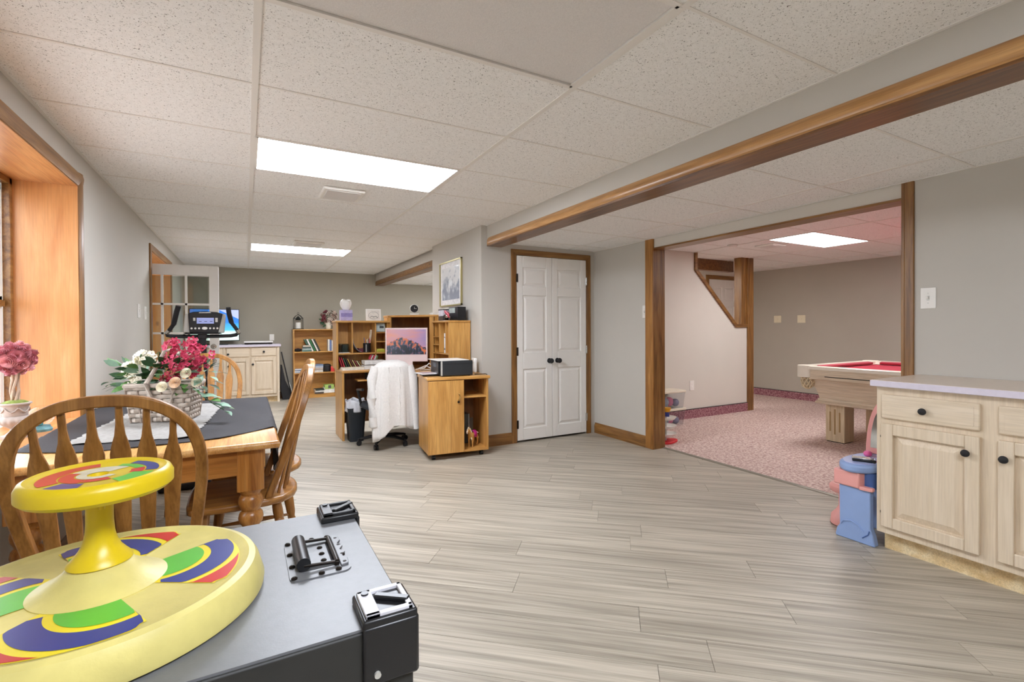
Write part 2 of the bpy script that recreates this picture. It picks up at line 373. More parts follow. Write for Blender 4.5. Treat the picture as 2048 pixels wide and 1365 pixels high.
struct('wall_stair_back', wst, m_walllt, 'cream wall with a door behind the stairs')
struct('wall_bulkhead', B().box(2.23, 2.36, -3.1, 4.575, 2.118, 2.40).box(2.275, 2.40, 6.08, 9.72, 2.118, 2.40), m_wall, 'painted bulkhead face where the ceiling steps down')

# ---- ceilings
def ceiling(name, label, z, xs, y0, y1, phase, step, skip, solid_to=None, tee=.012, run=.026):
    # drop ceiling: tiles, main runners and cross tees
    root = struct(name, B().box(xs[0], xs[-1], y0, y1, z+.03, z+.06), m_walllt, label)
    k0 = math.floor((y0-phase)/step); rows = []
    y = phase+k0*step
    while y < y1-.02: rows.append((max(y, y0), min(y+step, y1))); y += step
    cache = {}
    for i in range(len(xs)-1):
        for a, b in rows:
            if b-a < .03: continue
            if any(s[0] == i and abs(s[1]-a) < .1 for s in skip): continue
            w, d = xs[i+1]-xs[i]-.006, b-a-.006; key = (round(w, 3), round(d, 3))
            if key not in cache:
                me = B().box(-w/2, w/2, -d/2, d/2, 0, .014).mesh('tile'); me.materials.append(m_tile); cache[key] = me
            o = link('tile', cache[key], root); o.location = ((xs[i]+xs[i+1])/2, (a+b)/2, z)
    for x in xs[1:-1]: B().box(x-run/2, x+run/2, y0, y1, z-.005, z+.002).ob('runner', m_grid, root)
    for x, s in ((xs[0], 1), (xs[-1], -1)): B().box(min(x, x+s*.016), max(x, x+s*.016), y0, y1, z-.004, z+.002).ob('wall_angle', m_grid, root)
    for i in range(len(xs)-1):
        for a, b in rows[1:]:
            B().box(xs[i]+.013, xs[i+1]-.013, a-tee/2, a+tee/2, z-.003, z+.002).ob('cross_tee', m_grid, root)
    return root
PH, ST = 2.406, .632
def row(k): return PH+k*ST
ceiling('ceiling', 'white speckled drop ceiling of the main room', CZ, [-.88, .045, 1.297, 2.23], -3.08, 9.72, PH, ST, [(1, PH+k*ST) for k in (-2, 1, 7, -5)])
ceiling('ceiling', 'lower white drop ceiling before the billiard room', MZ, [2.36, 3.25, 3.645], -3.08, 4.575, PH-.005, ST, [])
ceiling('ceiling', 'lower white drop ceiling beyond the partition wall', MZ, [2.40, 3.25, 4.5], 6.08, 9.72, PH, ST, [(1, row(8))])
ceiling('ceiling', 'white drop ceiling of the billiard room', PZ, [3.79, 4.21, 5.385, 6.56, 7.74, 8.28], -1.58, 5.75, 2.995, .538, [(2, 2.995), (2, 2.995-4*.538), (1, 2.995+4*.538)], tee=.009)

def panel(x0, x1, y0, y1, z, lit, label, mat=None):
    t = thing('ceiling_light', label, 'light', ((x0+x1)/2, (y0+y1)/2, z), group='ceiling light panels')
    w, d = (x1-x0)/2, (y1-y0)/2; b = B()
    for s in (-1, 1):
        b.box(-w, w, s*d-.012, s*d+.012, -.006, .012); b.box(s*w-.012, s*w+.012, -d, d, -.006, .012)
    b.ob('frame', m_grid, t)
    B().box(-w+.014, w-.014, -d+.014, d-.014, .002, .008).ob('diffuser', (mat or m_lit) if lit else m_off, t)
    return t
def row(k): return PH+k*ST
panel(.06, 1.282, row(-2)+.008, row(-1)-.008, CZ, False, 'unlit prismatic ceiling panel, nearest in the ceiling')
panel(.06, 1.282, row(1)+.008, row(2)-.008, CZ, True, 'large lit ceiling panel nearest the viewer')
panel(.06, 1.282, row(7)+.008, row(8)-.008, CZ, True, 'lit ceiling panel nearest the olive back wall')
panel(.06, 1.282, row(-5)+.008, row(-4)-.008, CZ, True, 'added fill light panel behind the viewer')  # unseen panel added to brighten the near floor and cabinets
panel(5.39, 6.555, 3.0, 3.528, PZ, True, 'bright lit ceiling panel over the billiard table', m_lit2)

panel(3.265, 4.485, row(8)+.008, row(9)-.008, MZ, True, 'lit ceiling panel beyond the partition wall')
panel(4.22, 5.375, 5.155, 5.677, PZ, True, 'added hidden light panel over the stairs', m_lit2)  # hidden panel added to light the wall and door behind the stairs
panel(5.39, 6.555, .848, 1.376, PZ, True, 'added hidden fill panel of the billiard room behind the grey wall', m_lit2)  # out-of-sight panel added to brighten the billiard room
# ---- wood trims of the bulkhead
prof = [(2.232, 2.196), (2.226, 2.198), (2.214, 2.186), (2.212, 2.178), (2.207, 2.172), (2.203, 2.140), (2.207, 2.128), (2.204, 2.122), (2.204, 2.116), (2.232, 2.116)]
t = struct('trim_2', B().prism(prof, -3.05, 4.53, 'y'), m_beam, 'long oak moulding along the ceiling bulkhead')
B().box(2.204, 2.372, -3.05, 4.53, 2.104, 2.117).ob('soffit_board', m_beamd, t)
prof2 = [(x+.045, z) for x, z in prof]
t = struct('trim_3', B().prism(prof2, 6.082, 9.66, 'y'), m_trx, 'short oak moulding on the bulkhead near the back wall')
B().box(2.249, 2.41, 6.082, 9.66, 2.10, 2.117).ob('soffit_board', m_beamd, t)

# ---- oak post, header board, right jamb
t = struct('trim_4', B().box(3.638, 3.800, 3.612, 3.70, 0, 2.154), m_trz, 'broad oak post at the edge of the carpeted opening', bev=.003)
B().box(3.628, 3.645, 3.612, 3.72, 0, 2.154).ob('casing_strip', m_chz, t, bev=.004)
struct('trim_5', B().box(3.64, 3.80, 1.49, 3.612, 2.046, 2.062), m_try, 'oak header board under the cream header', bev=.002)
t = struct('trim_6', B().box(3.632, 3.65, 1.422, 1.472, 0, 2.152), m_trz, 'oak casing at the end of the grey right wall', bev=.004)
B().box(3.636, 3.80, 1.472, 1.49, 0, 2.152).ob('jamb', m_trz, t, bev=.002)
# ---- stair opening trims
t = struct('trim_7', B().box(6.52, 6.66, 4.585, 4.735, 0, PZ), m_trz, 'oak post at the end of the stair wall', bev=.003)
b = B(); pts = [(5.393, PZ), (5.393, 2.032), (6.254, 1.246), (6.52, 1.246)]
def offs(p, d):
    return [(p[0][0]+d, p[0][1]), (p[1][0]+d, p[1][1]+d*.42), (p[2][0]+d*.45, p[2][1]+d), (p[3][0], p[3][1]+d)]
o2 = offs(pts, .045)
for i in range(3): b.prism([pts[i], pts[i+1], o2[i+1], o2[i]], 4.575, 4.74, 'y')
b.ob('opening_frame', m_trx, t)
B().box(6.40, 6.52, 4.60, 4.72, 1.25, PZ).ob('inner_jamb', m_trz, t)
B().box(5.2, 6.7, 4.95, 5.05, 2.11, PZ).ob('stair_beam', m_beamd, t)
# ---- baseboards
def base(name, prof_pts, a, b, ax, mat, label): return struct(name, B().prism(prof_pts, a, b, ax), mat, label)
base('baseboard_post', [(3.645, 0), (3.628, 0), (3.628, .085), (3.634, .10), (3.638, .118), (3.645, .12)], 3.72, 4.56, 'y', m_try, 'oak baseboard on the short wall beside the post')
base('baseboard_closet', [(4.575, 0), (4.558, 0), (4.558, .085), (4.564, .10), (4.568, .118), (4.575, .12)], 2.165, 2.512, 'x', m_trx, 'oak baseboard between the desk cart and the closet casing')
base('baseboard_left', [(-.88, 0), (-.862, 0), (-.862, .085), (-.868, .10), (-.872, .118), (-.88, .12)], -3.0, 6.25, 'y', m_try, 'oak baseboard along the left wall')
base('baseboard_back', [(9.72, 0), (9.703, 0), (9.703, .1), (9.72, .115)], -.88, 4.5, 'x', m_trx, 'oak baseboard along the back wall')
b = struct('baseboard_stair', B().box(3.80, 6.52, 4.585, 4.6, 0, .125), m_carpetb, 'rose carpet baseboard under the stair wall'); B().box(3.80, 6.52, 4.583, 4.6, .125, .131).ob('edge_binding', m_blackm, b)
b = struct('baseboard_far', B().box(8.262, 8.28, -1.58, 5.74, 0, .125), m_carpetb, 'rose carpet baseboard under the taupe wall'); B().box(8.258, 8.28, -1.58, 5.74, .125, .131).ob('edge_binding', m_blackm, b)

# ---- closet doors
def panel_door(root, x0, x1, z0, z1, y, panels, th=.035, mat=None):
    # stiles and rails with recessed, raised panels
    mat = mat or m_white
    b = B().box(x0, x1, y+.012, y+th, z0, z1)
    zs = sorted(panels, key=lambda p: p[2])
    px0 = min(p[0] for p in panels); px1 = max(p[1] for p in panels)
    cols = sorted({(p[0], p[1]) for p in panels})
    e = [x0]+[v for c in cols for v in c]+[x1]
    for i in range(0, len(e), 2): b.box(e[i], e[i+1], y, y+.013, z0, z1)
    for c in cols:
        pp = [p for p in zs if (p[0], p[1]) == c]; zz = [z0]+[v for p in pp for v in (p[2], p[3])]+[z1]
        for i in range(0, len(zz), 2): b.box(c[0], c[1], y, y+.013, zz[i], zz[i+1])
    b.ob('leaf', mat, root, bev=.0035, seg=2)
    for p in panels:
        q = B(); m = .012; k = .04
        o = [(p[0]+m, p[2]+m), (p[1]-m, p[2]+m), (p[1]-m, p[3]-m), (p[0]+m, p[3]-m)]
        n = [(p[0]+k, p[2]+k), (p[1]-k, p[2]+k), (p[1]-k, p[3]-k), (p[0]+k, p[3]-k)]
        vo = q._v([(a, y+.013, c) for a, c in o]); vn = q._v([(a, y+.002, c) for a, c in n])
        q.m.faces.new(vn)
        for i in range(4): q.m.faces.new((vo[i], vo[(i+1) % 4], vn[(i+1) % 4], vn[i]))
        q.ob('panel', mat, root, smooth=False)
for i, (x0, x1, kx, hx) in enumerate(((2.578, 3.032, 2.992, 2.578), (3.036, 3.512, 3.10, 3.512))):
    d = thing('door_%d' % (i+1), ['left', 'right'][i]+' leaf of the white three panel closet doors', None, (0, 0, 0), kind='structure')
    a, c = x0+.075, x1-.078
    panel_door(d, x0, x1, .022, 2.040, 4.56, [(a, c, .15, .80), (a, c, .98, 1.607), (a, c, 1.71, 1.915)])
    Mk = Matrix.Translation((kx, 4.56, .882)) @ Matrix.Rotation(math.pi/2, 4, 'X')
    B().lathe([(.028, 0), (.028, .006), (.012, .010), (.011, .026), (.022, .034), (.029, .046), (.026, .058), (.012, .064), (0, .065)], n=20, M=Mk).ob('knob', m_blackm, d)
    for z in (.20, .995, 1.795): B().cyl((hx, 4.556, z), .007, .09, 'z', 10).box(hx-.012, hx+.012, 4.555, 4.560, z-.045, z+.045).ob('hinge', m_dark if i == 0 else m_chrome, d)
def casing(name, x0, x1, z1, y, w, label, m1=m_trz, m2=m_trx, d=.018):
    t = thing(name, label, None, kind='structure')
    B().prism([(x0-w, 0), (x0, 0), (x0, z1), (x0-w, z1+w)], y-d, y, 'y').ob('side_casing', m1, t, bev=.004)
    B().prism([(x1, 0), (x1+w, 0), (x1+w, z1+w), (x1, z1)], y-d, y, 'y').ob('side_casing', m1, t, bev=.004)
    B().prism([(x0-w, z1+w), (x0, z1), (x1, z1), (x1+w, z1+w)], y-d, y, 'y').ob('head_casing', m2, t, bev=.004)
    return t
casing('trim_8', 2.572, 3.518, 2.044, 4.575, .062, 'oak casing around the white closet doors')
# door behind the stairs
d = thing('door_4', 'white six panel door seen through the stair opening', None, kind='structure')
panel_door(d, 7.107, 7.87, .01, 2.092, 5.74, [(a_, c_, e_, g_) for a_, c_ in ((7.20, 7.45), (7.53, 7.78)) for e_, g_ in ((.2, .85), (1.0, 1.62), (1.72, 1.96))])
casing('trim_9', 7.107, 7.87, 2.095, 5.75, .072, 'oak casing of the door behind the stairs')

# ---- window with deep pine reveal
win = thing('window_1', 'white sash window in a deep pine lined recess', None, kind='structure')
Y0, Y1, Z0, Z1 = 1.9, 3.775, .73, 2.11
B().box(-1.16, -.872, Y1-.001, Y1+.02, Z0, Z1).ob('side_board', m_pine, win)
B().box(-1.16, -.872, Y0-.02, Y0+.001, Z0, Z1).ob('side_board', m_pine, win)
B().box(-1.16, -.872, Y0, Y1, Z1-.001, Z1+.02).ob('head_board', m_piney, win)
B().box(-1.16, -.835, Y0-.05, Y1+.05, .70, Z0).ob('sill', m_piney, win, bev=.008)
b = B()
for y in (Y0, Y1-.035): b.box(-1.19, -1.155, y, y+.035, Z0, Z1)
b.box(-1.19, -1.155, Y0, Y1, Z1-.035, Z1); b.ob('pine_stop', m_try, win, bev=.003)
b = B()
ym = (Y0+Y1)/2
for y in (Y0+.035, Y1-.075, ym-.03): b.box(-1.235, -1.19, y, y+.04 if y != ym-.03 else y+.06, Z0, Z1-.035)
for z in (Z0, 1.40, Z1-.075): b.box(-1.235, -1.19, Y0+.035, Y1-.035, z, z+.045)
b.ob('sash_frame', m_white, win, bev=.004)
B().box(-1.20, -1.175, Y0+.05, Y1-.05, 1.385, 1.42).ob('meeting_rail', m_trx, win)
B().box(-1.215, -1.211, Y0+.06, Y1-.06, Z0+.02, Z1-.06).ob('pane', m_glass, win)
# casing of the window
t = thing('trim_10', 'oak casing around the pine lined window', None, kind='structure')
cw = .085
def caspro(c): return [(c, -.88), (c+.006, -.868), (c+.03, -.862), (c+.06, -.858), (c+.078, -.862), (c+cw, -.872), (c+cw, -.88)]
B().prism([(x, y) for y, x in caspro(Y1)], .68, Z1+cw, 'z').ob('side_casing', m_trz, t)
B().prism([(x, 2*Y0-y+(Y1-Y0)) for y, x in caspro(Y1)], .68, Z1+cw, 'z').ob('side_casing', m_trz, t)
B().prism([(x, y) for y, x in caspro(Z1)], Y0-cw, Y1+cw-.003, 'y').ob('head_casing', m_try, t)
B().box(-.88, -.862, Y0-cw, Y1+cw, .62, .70).ob('apron', m_try, t, bev=.004)

# ---- french door in the left wall
t = thing('trim_11', 'oak casing and pine reveal of the glass door opening', None, kind='structure')
D0, D1, DZ = 6.33, 7.88, 2.09
B().box(-.88, -.864, D0-.072, D0, 0, DZ+.072).ob('side_casing', m_trz, t, bev=.004)
B().box(-.88, -.864, D1, D1+.072, 0, DZ+.072).ob('side_casing', m_trz, t, bev=.004)
B().box(-.88, -.864, D0, D1, DZ, DZ+.072).ob('head_casing', m_try, t, bev=.004)
B().box(-1.25, -.878, D1-.012, D1+.002, 0, DZ).ob('side_board', m_pine, t)
B().box(-1.25, -.878, D0-.002, D0+.012, 0, DZ).ob('side_board', m_pine, t)
B().box(-1.25, -.878, D0, D1, DZ-.012, DZ+.002).ob('head_board', m_piney, t)
struct('wall_left_alcove', B().box(-1.33, -1.25, D0-.1, D1+.1, 0, 2.3), m_white, 'white outer storm doors closing the glass door opening')
fd = thing('door_3', 'white glass paned door standing open into the room', None, (-1.10, 6.42, 0), kind='structure')
dw, dh, sw, tr = .835, 1.965, .092, .115
gz0, gz1, gx0, gx1 = .26, dh-tr, sw, dw-sw
B().box(0, sw, -.02, .02, .01, dh).ob('stile', m_white, fd, bev=.003); B().box(dw-sw, dw, -.02, .02, .01, dh).ob('stile', m_white, fd, bev=.003)
B().box(sw, dw-sw, -.019, .019, gz1, dh).ob('rail', m_white, fd, bev=.003); B().box(sw, dw-sw, -.019, .019, .01, gz0).ob('rail', m_white, fd, bev=.003)
gw, gh = (gx1-gx0)/3, (gz1-gz0)/5
for i in (1, 2): B().box(gx0+gw*i-.011, gx0+gw*i+.011, -.016, .016, gz0, gz1).ob('muntin', m_wplas, fd)
for j in range(1, 5): B().box(gx0, gx1, -.016, .016, gz0+gh*j-.011, gz0+gh*j+.011).ob('muntin', m_wplas, fd)
for i in range(3):
    for j in range(5): B().box(gx0+gw*i+.011, gx0+gw*(i+1)-.011, -.003, .003, gz0+gh*j+.011, gz0+gh*(j+1)-.011).ob('pane', m_glass2, fd)
for z in (.90, 1.06):
    Mk = Matrix.Translation((dw-.055, -.02, z)) @ Matrix.Rotation(math.pi/2, 4, 'X')
    h = B().lathe([(.028, 0), (.028, .006), (.018, .012), (.014, .018)] + ([(.014, .04)] if z < 1 else []), n=18, M=Mk)
    if z < 1: h.tube([(dw-.055, -.055, z), (dw-.10, -.058, z), (dw-.15, -.056, z-.004)], [.008, .007, .005])
    h.ob('handle' if z < 1 else 'deadbolt', m_chrome, fd)
# ================================================================== WALL FITTINGS
def plate(name, label, cat, loc, rz, w, h, kind='toggle', mat=None, group=None):
    t = thing(name, label, cat, loc, rz, group)       # local: plate faces -Y
    mat = mat or m_wplas
    B().box(-w/2, w/2, -.006, 0, -h/2, h/2).ob('cover_plate', mat, t, bev=.003)
    if kind == 'toggle':
        B().box(-.006, .006, -.008, -.004, -.015, .015).ob('slot', m_silver, t); B().cbox((0, -.012, .004), (.008, .014, .012), rx=.5).ob('toggle', mat, t)
        B().cyl((0, -.007, -.03), .003, .003, 'y', 8).ob('screw', m_silver, t); B().cyl((0, -.007, .03), .003, .003, 'y', 8).ob('screw', m_silver, t)
    elif kind == 'outlet':
        for z in (-.022, .022): B().box(-.014, .014, -.008, -.005, z-.014, z+.014).ob('socket', m_wplas, t, bev=.003)
    else:
        B().cyl((0, -.009, 0), .008, .008, 'y', 12).ob('jack', m_cream, t)
    return t
plate('light_switch', 'white light switch on the grey wall above the whitewashed cabinet', 'switch', (3.645, 1.352, 1.42), R(-90), .078, .128)
plate('light_switch', 'narrow white light switch beside the oak post', 'switch', (3.645, 3.74, 1.414), R(-90), .06, .13)
plate('light_switch', 'white light switch on the left wall farther from the glass door', 'switch', (-.88, 5.66, 1.43), R(90), .12, .13)
plate('light_switch', 'white light switch on the left wall right beside the glass door casing', 'switch', (-.88, 5.99, 1.42), R(90), .10, .13)
plate('wall_jack', 'cream wall plate on the taupe wall nearer the stair post', 'wall plate', (8.28, 5.235, 1.385), R(-90), .135, .125, 'jack', m_cream)
plate('wall_jack', 'cream wall plate on the taupe wall nearer the billiard table', 'wall plate', (8.28, 4.815, 1.382), R(-90), .135, .13, 'jack', m_cream)
plate('wall_outlet', 'white outlet low on the cream stair wall', 'outlet', (5.345, 4.6, .45), 0, .085, .135, 'outlet')
plate('wall_outlet', 'white outlet on the back wall above the silver box', 'outlet', (.41, 9.72, 1.107), 0, .075, .112, 'outlet')
def grille(label, x0, x1, y0, y1):
    t = thing('ceiling_vent', label, 'ceiling fitting', ((x0+x1)/2, (y0+y1)/2, CZ), group='square ceiling grilles')  # ceiling vent with a grille front
    w, d = (x1-x0)/2, (y1-y0)/2
    B().prism([(-w, -d), (w, -d), (w, d), (-w, d)], -.022, 0).ob('housing', m_wplas, t, bev=.015, seg=3)
    B().box(-w+.03, w-.03, -d+.03, d-.03, -.026, -.02).ob('grille', m_off, t, bev=.004)
grille('white rounded ceiling grille behind the large lit panel', .52, .83, 3.85, 4.18)
grille('small white ceiling grille in front of the far lit panel', .52, .87, 6.38, 6.68)
t = thing('smoke_detector', 'round white smoke detector on the billiard room ceiling', 'smoke detector', (5.33, 3.954, PZ))
B().lathe([(.055, 0), (.058, -.012), (.05, -.028), (.03, -.036), (0, -.038)], n=24).ob('body', m_wplas, t); B().lathe([(.059, -.002), (.062, -.006), (.059, -.010)], n=24).ob('rim', m_silver, t)
t = thing('ceiling_vent', 'white fitting beside the billiard light panel', 'ceiling fitting', (5.78, 3.75, PZ), group='square ceiling grilles')
B().box(-.13, .13, -.13, .13, -.02, 0).ob('housing', m_wplas, t, bev=.012); B().box(-.1, .1, -.1, .1, -.024, -.018).ob('grille', m_off, t)

# ================================================================== ROAD CASE
m_case = M_('case_laminate', '#6e6f72', .36, var=.04, scale=60, bump=.04, bscale=260)
m_caseb = M_('case_dark', '#2c2c2a', .55, var=.1)
m_corner = M_('case_corner_plastic', '#1d1d1f', .3, var=.1)
m_cornerg = M_('case_corner_worn', '#d2d1d6', .35, var=.2, scale=30)
tc = thing('road_case', 'grey topped black road case under the yellow spinning toy', 'case', (0, 0, 0))
TX0, TX1, TY0, TY1, TZ = -.62, .226, .735, 1.262, .80
B().box(TX0, TX1, TY0, TY1, .690, TZ-.004).ob('lid_body', m_caseb, tc, bev=.003)
B().box(TX0+.004, TX1-.004, TY0+.004, TY1-.004, TZ-.006, TZ).ob('top_panel', m_case, tc)
B().box(TX0, TX1, TY0, TY1, .10, .672).ob('lower_body', m_caseb, tc, bev=.003)
B().box(TX0+.006, TX1-.006, TY0+.006, TY1-.006, .672, .690).ob('closure_band', m_dark, tc)
for x_ in (TX0, TX1): B().box(x_-.004, x_+.004, TY0-.004, TY0+.030, .10, .672).ob('edge_angle', m_corner, tc, bev=.002)
for x in (TX0+.07, TX1-.07):
    for y in (TY0+.07, TY1-.07):
        c = B().lathe([(.012, .10), (.012, .085)], c=(x, y, 0), n=10).cyl((x, y, .045), .045, .03, 'x', 18).box(x-.02, x+.02, y-.02, y+.02, .085, .10)
        c.ob('caster', m_blackm, tc)
def case_corner(x, y, sx, sy, worn):
    # interlocking plastic corner: L shaped shell with a raised diagonal rib on top
    w, d, h = .078, .082, .085
    b = B()
    x1, y1 = x+sx*.006, y+sy*.006; x0, y0 = x-sx*w, y-sy*d
    b.box(min(x0, x1), max(x0, x1), min(y0, y1), max(y0, y1), TZ-.001, TZ+.014)
    b.box(min(x0, x1), max(x0, x1), min(y-sy*.001, y1+sy*.002), max(y-sy*.001, y1+sy*.002), TZ-h, TZ+.004)
    b.box(min(x-sx*.001, x1+sx*.002), max(x-sx*.001, x1+sx*.002), min(y0, y1), max(y0, y1), TZ-h, TZ+.004)
    c = b.ob('corner', m_corner, tc, bev=.004)
    m = m_cornerg if worn else m_corner
    r = B(); zt = TZ+.0142
    xa, xb, ya, yb = min(x0, x1)+.006, max(x0, x1)-.006, min(y0, y1)+.006, max(y0, y1)-.006
    for a in ((xa, xb, ya, ya+.008), (xa, xb, yb-.008, yb), (xb-.008, xb, ya, yb), (xa, xa+.022, ya, yb)): r.box(a[0], a[1], a[2], a[3], zt-.002, zt+.005)
    r.ob('corner_rim', m, c, bev=.0015)
    B().cbox(((xa+xb)/2+.012, (ya+yb)/2, zt+.003), (.058, .013, .008), rz=R(-38 if worn else 38)).ob('rib', m_corner, c, bev=.002)
    B().cyl((xa+.011, yb-.013, zt+.006), .006, .004, 'z', 12).ob('rivet', m_corner, c)
    B().cyl((x0+sx*.02, y1+sy*.004, TZ-h+.018), .005, .004, 'y', 10).ob('screw', m_silver, c)
case_corner(TX1, TY1, 1, 1, False); case_corner(TX1, TY0, 1, -1, True); case_corner(TX0, TY1, -1, 1, False); case_corner(TX0, TY0, -1, -1, False)
h = thing('handle_set', None, None); h.parent = tc; h.location = (.118, 1.02, TZ)
def rr(w, d, r, n=5):
    o = []
    for cx, cy, a0 in ((w-r, d-r, 0), (-w+r, d-r, 90), (-w+r, -d+r, 180), (w-r, -d+r, 270)):
        for i in range(n+1): a = R(a0+90*i/n); o.append((cx+r*math.cos(a), cy+r*math.sin(a)))
    return o
B().prism(rr(.053, .088, .016), 0, .0022).ob('handle_plate', m_case, tc).location = (.118, 1.02, TZ)
bpy.data.objects.remove(h)
hp = [o for o in tc.children if o.name.startswith('handle_plate')][0]
B().prism(rr(.036, .058, .006), .0022, .0026).ob('recess', m_blackm, hp)
B().box(-.016, .022, -.046, .046, .0026, .0032).ob('recess_floor', m_case, hp)
B().tube([(-.028, -.058, .015), (-.028, .058, .015)], .0125, 14).ob('grip', m_black, hp)
for sy in (-1, 1): B().tube([(-.028, sy*.056, .012), (.03, sy*.058, .008)], .003, 8).ob('grip_bracket', m_dark, hp)
B().box(.026, .034, -.062, .062, .002, .010).tube([(.030, -.06, .009), (.030, .06, .009)], .0045, 8).ob('hinge_bar', m_dark, hp, bev=.001)
B().prism([(.036, -.07), (.050, -.066), (.052, -.045), (.044, -.03), (.052, -.015), (.044, 0), (.052, .015), (.044, .03), (.052, .045), (.050, .066), (.036, .07)], .002, .006).ob('hinge_leaf', m_case, hp, bev=.001)
for x, y in [(-.046, -.078), (-.046, -.03), (-.046, .025), (-.046, .078), (0, -.08), (0, .08), (.03, -.078), (.03, .078), (.044, -.058), (.045, -.022), (.045, .022), (.044, .058), (.01, -.03), (.01, 0), (.01, .03)]:
    B().lathe([(.0055, 0), (.0055, .002), (.003, .004), (0, .0042)], n=10, c=(x, y, .0025)).ob('rivet', m_dark, hp)

# ================================================================== SPINNING TOY
m_yel = M_('toy_yellow', '#dcc012', .32, var=.05, scale=6)
m_yelw = M_('toy_yellow_worn', '#d8cb7c', .4, var=.10, scale=16, bump=.1, bscale=120)
m_tred = M_('toy_red', '#c8251f', .3); m_tblu = M_('toy_blue', '#2b3a86', .3); m_tgrn = M_('toy_green', '#5cbb3c', .3); m_tyl = M_('toy_sticker_yellow', '#ecd726', .3)
m_tgrey = M_('toy_print_grey', '#cfcab0', .35, var=.15, scale=40)
toy = thing('spinning_toy', 'yellow ride-on spinning toy with coloured wedges on the road case', 'toy', (-.206, .988, TZ))
RB = .2300
B().lathe([(RB-.008, 0), (RB+.001, .004), (RB+.002, .012), (RB-.006, .040), (RB-.012, .050), (RB-.022, .0535), (RB-.030, .0500), (RB-.034, .0475), (.06, .0475), (0, .0475)], n=96).ob('base', m_yelw, toy)
B().lathe([(RB-.006, 0), (RB-.006, .004), (.01, .004)], n=64).ob('foot_ring', m_blackm, toy)
def decal(a0, a1):
    # wedge sticker set in the base: stripes sweep as arcs round its inner corner
    r0, r1 = .078, RB-.037
    arc = lambda r, p, q, n: [(r*math.cos(R(p+(q-p)*i/n)), r*math.sin(R(p+(q-p)*i/n))) for i in range(n+1)]
    poly = arc(r0, a1, a0, 10)+arc(r1-.010, a0, a0+2, 1)+arc(r1, a0+5, a1-5, 16)+arc(r1-.010, a1-2, a1, 1)
    wd = B(); wd.m.faces.new([wd.m.verts.new((x, y, .0482)) for x, y in poly])
    base_o = wd.ob('wedge', m_tyl, toy, smooth=False)
    C = (r0*1.06*math.cos(R(a1-6)), r0*1.06*math.sin(R(a1-6)))
    D = math.hypot(C[0]-r1*math.cos(R(a0+4)), C[1]-r1*math.sin(R(a0+4)))
    NA = 120; rays = []
    for i in range(NA):
        an = 2*math.pi*i/NA; rm = bpoint(an, poly, C); rays.append((an, (rm or 0)*.985))
    for m, lo, hi in ((m_tgrn, 0, .40), (m_tblu, .47, .70), (m_tred, .77, 1.3)):
        bb = B()
        for i in range(NA):
            q = []
            (aA, rA), (aB, rB) = rays[i], rays[(i+1) % NA]
            if rA <= lo*D and rB <= lo*D: continue
            for an, rm, pair in ((aA, rA, 0), (aB, rB, 1)):
                l_, h_ = min(lo*D, rm), min(hi*D, rm)
                P = [(C[0]+math.cos(an)*d_, C[1]+math.sin(an)*d_, .0487) for d_ in (l_, h_)]
                q += P if pair == 0 else P[::-1]
            vs = []
            for p_ in q:
                if not vs or (Vector(p_)-vs[-1].co).length > 1e-6: vs.append(bb.m.verts.new(p_))
            if len(vs) > 1 and (vs[0].co-vs[-1].co).length < 1e-6: vs.pop()
            if len(vs) > 2: bb.m.faces.new(vs)
        if len(bb.m.faces): 
            bmesh.ops.remove_doubles(bb.m, verts=bb.m.verts, dist=1e-5); bb.ob('stripe', m, base_o, smooth=False)
def bpoint(a, P, c):
    d = (math.cos(a), math.sin(a)); best = None
    for i in range(len(P)):
        p, q = P[i-1], P[i]; ex, ey = q[0]-p[0], q[1]-p[1]; den = d[0]*ey-d[1]*ex
        if abs(den) < 1e-12: continue
        wx, wy = p[0]-c[0], p[1]-c[1]; t_ = (wx*ey-wy*ex)/den; s_ = (wx*d[1]-wy*d[0])/den
        if t_ > 0 and -1e-6 <= s_ <= 1+1e-6 and (best is None or t_ < best): best = t_
    return best
for p_, q_ in ((-30, 31), (60, 120), (145, 206), (-128, -63)): decal(p_, q_)
B().lathe([(.087, .046), (.087, .049), (.07, .056), (.048, .072), (.040, .082), (.034, .085)], n=64).ob('cone', m_yelw, toy)
B().lathe([(.042, .0835), (.0405, .087), (.0345, .094), (.0275, .103), (.0222, .114), (.0190, .128), (.0176, .146), (.0176, .195)], n=48).ob('column', m_yel, toy)
c = B().lathe([(.0200, .178), (.0200, .198)], n=48)
for k in range(4): c.cyl((.0200*math.cos(R(90*k+20)), .0200*math.sin(R(90*k+20)), .184), .004, .028, 'z', 8)
c.ob('collar', m_yel, toy)
WR = .0975; zw = .196
wheel = B().lathe([(.02, zw), (WR-.006, zw-.002), (WR, zw+.004), (WR, zw+.018), (WR-.004, zw+.026), (WR-.010, zw+.029), (WR-.018, zw+.027), (WR-.021, zw+.025), (.012, zw+.025), (.010, zw+.018), (0, zw+.018)], n=80).ob('wheel', m_yel, toy)
zd = zw+.0255
def arcp(r0, r1, a0, a1, mat, nm='print'):
    B().grid(lambda i, j: ((r0+(r1-r0)*j)*math.cos(R(a0+(a1-a0)*i)), (r0+(r1-r0)*j)*math.sin(R(a0+(a1-a0)*i)), zd), 24, 4).ob(nm, mat, wheel, smooth=False)
arcp(.050, .074, 100, 215, m_tred); arcp(.030, .048, 150, 250, m_tred); arcp(.050, .075, 225, 262, m_tblu); arcp(.045, .058, 15, 70, m_tgrn)
arcp(.046, .076, 300, 345, m_tgrn); arcp(.060, .077, -8, 60, m_tblu, 'print'); arcp(.040, .058, -14, 14, m_tred); arcp(.014, .044, 40, 150, m_tgrey); arcp(.015, .028, 150, 330, m_tgrey); arcp(.030, .045, 252, 300, m_tred)
wheel.parent = toy

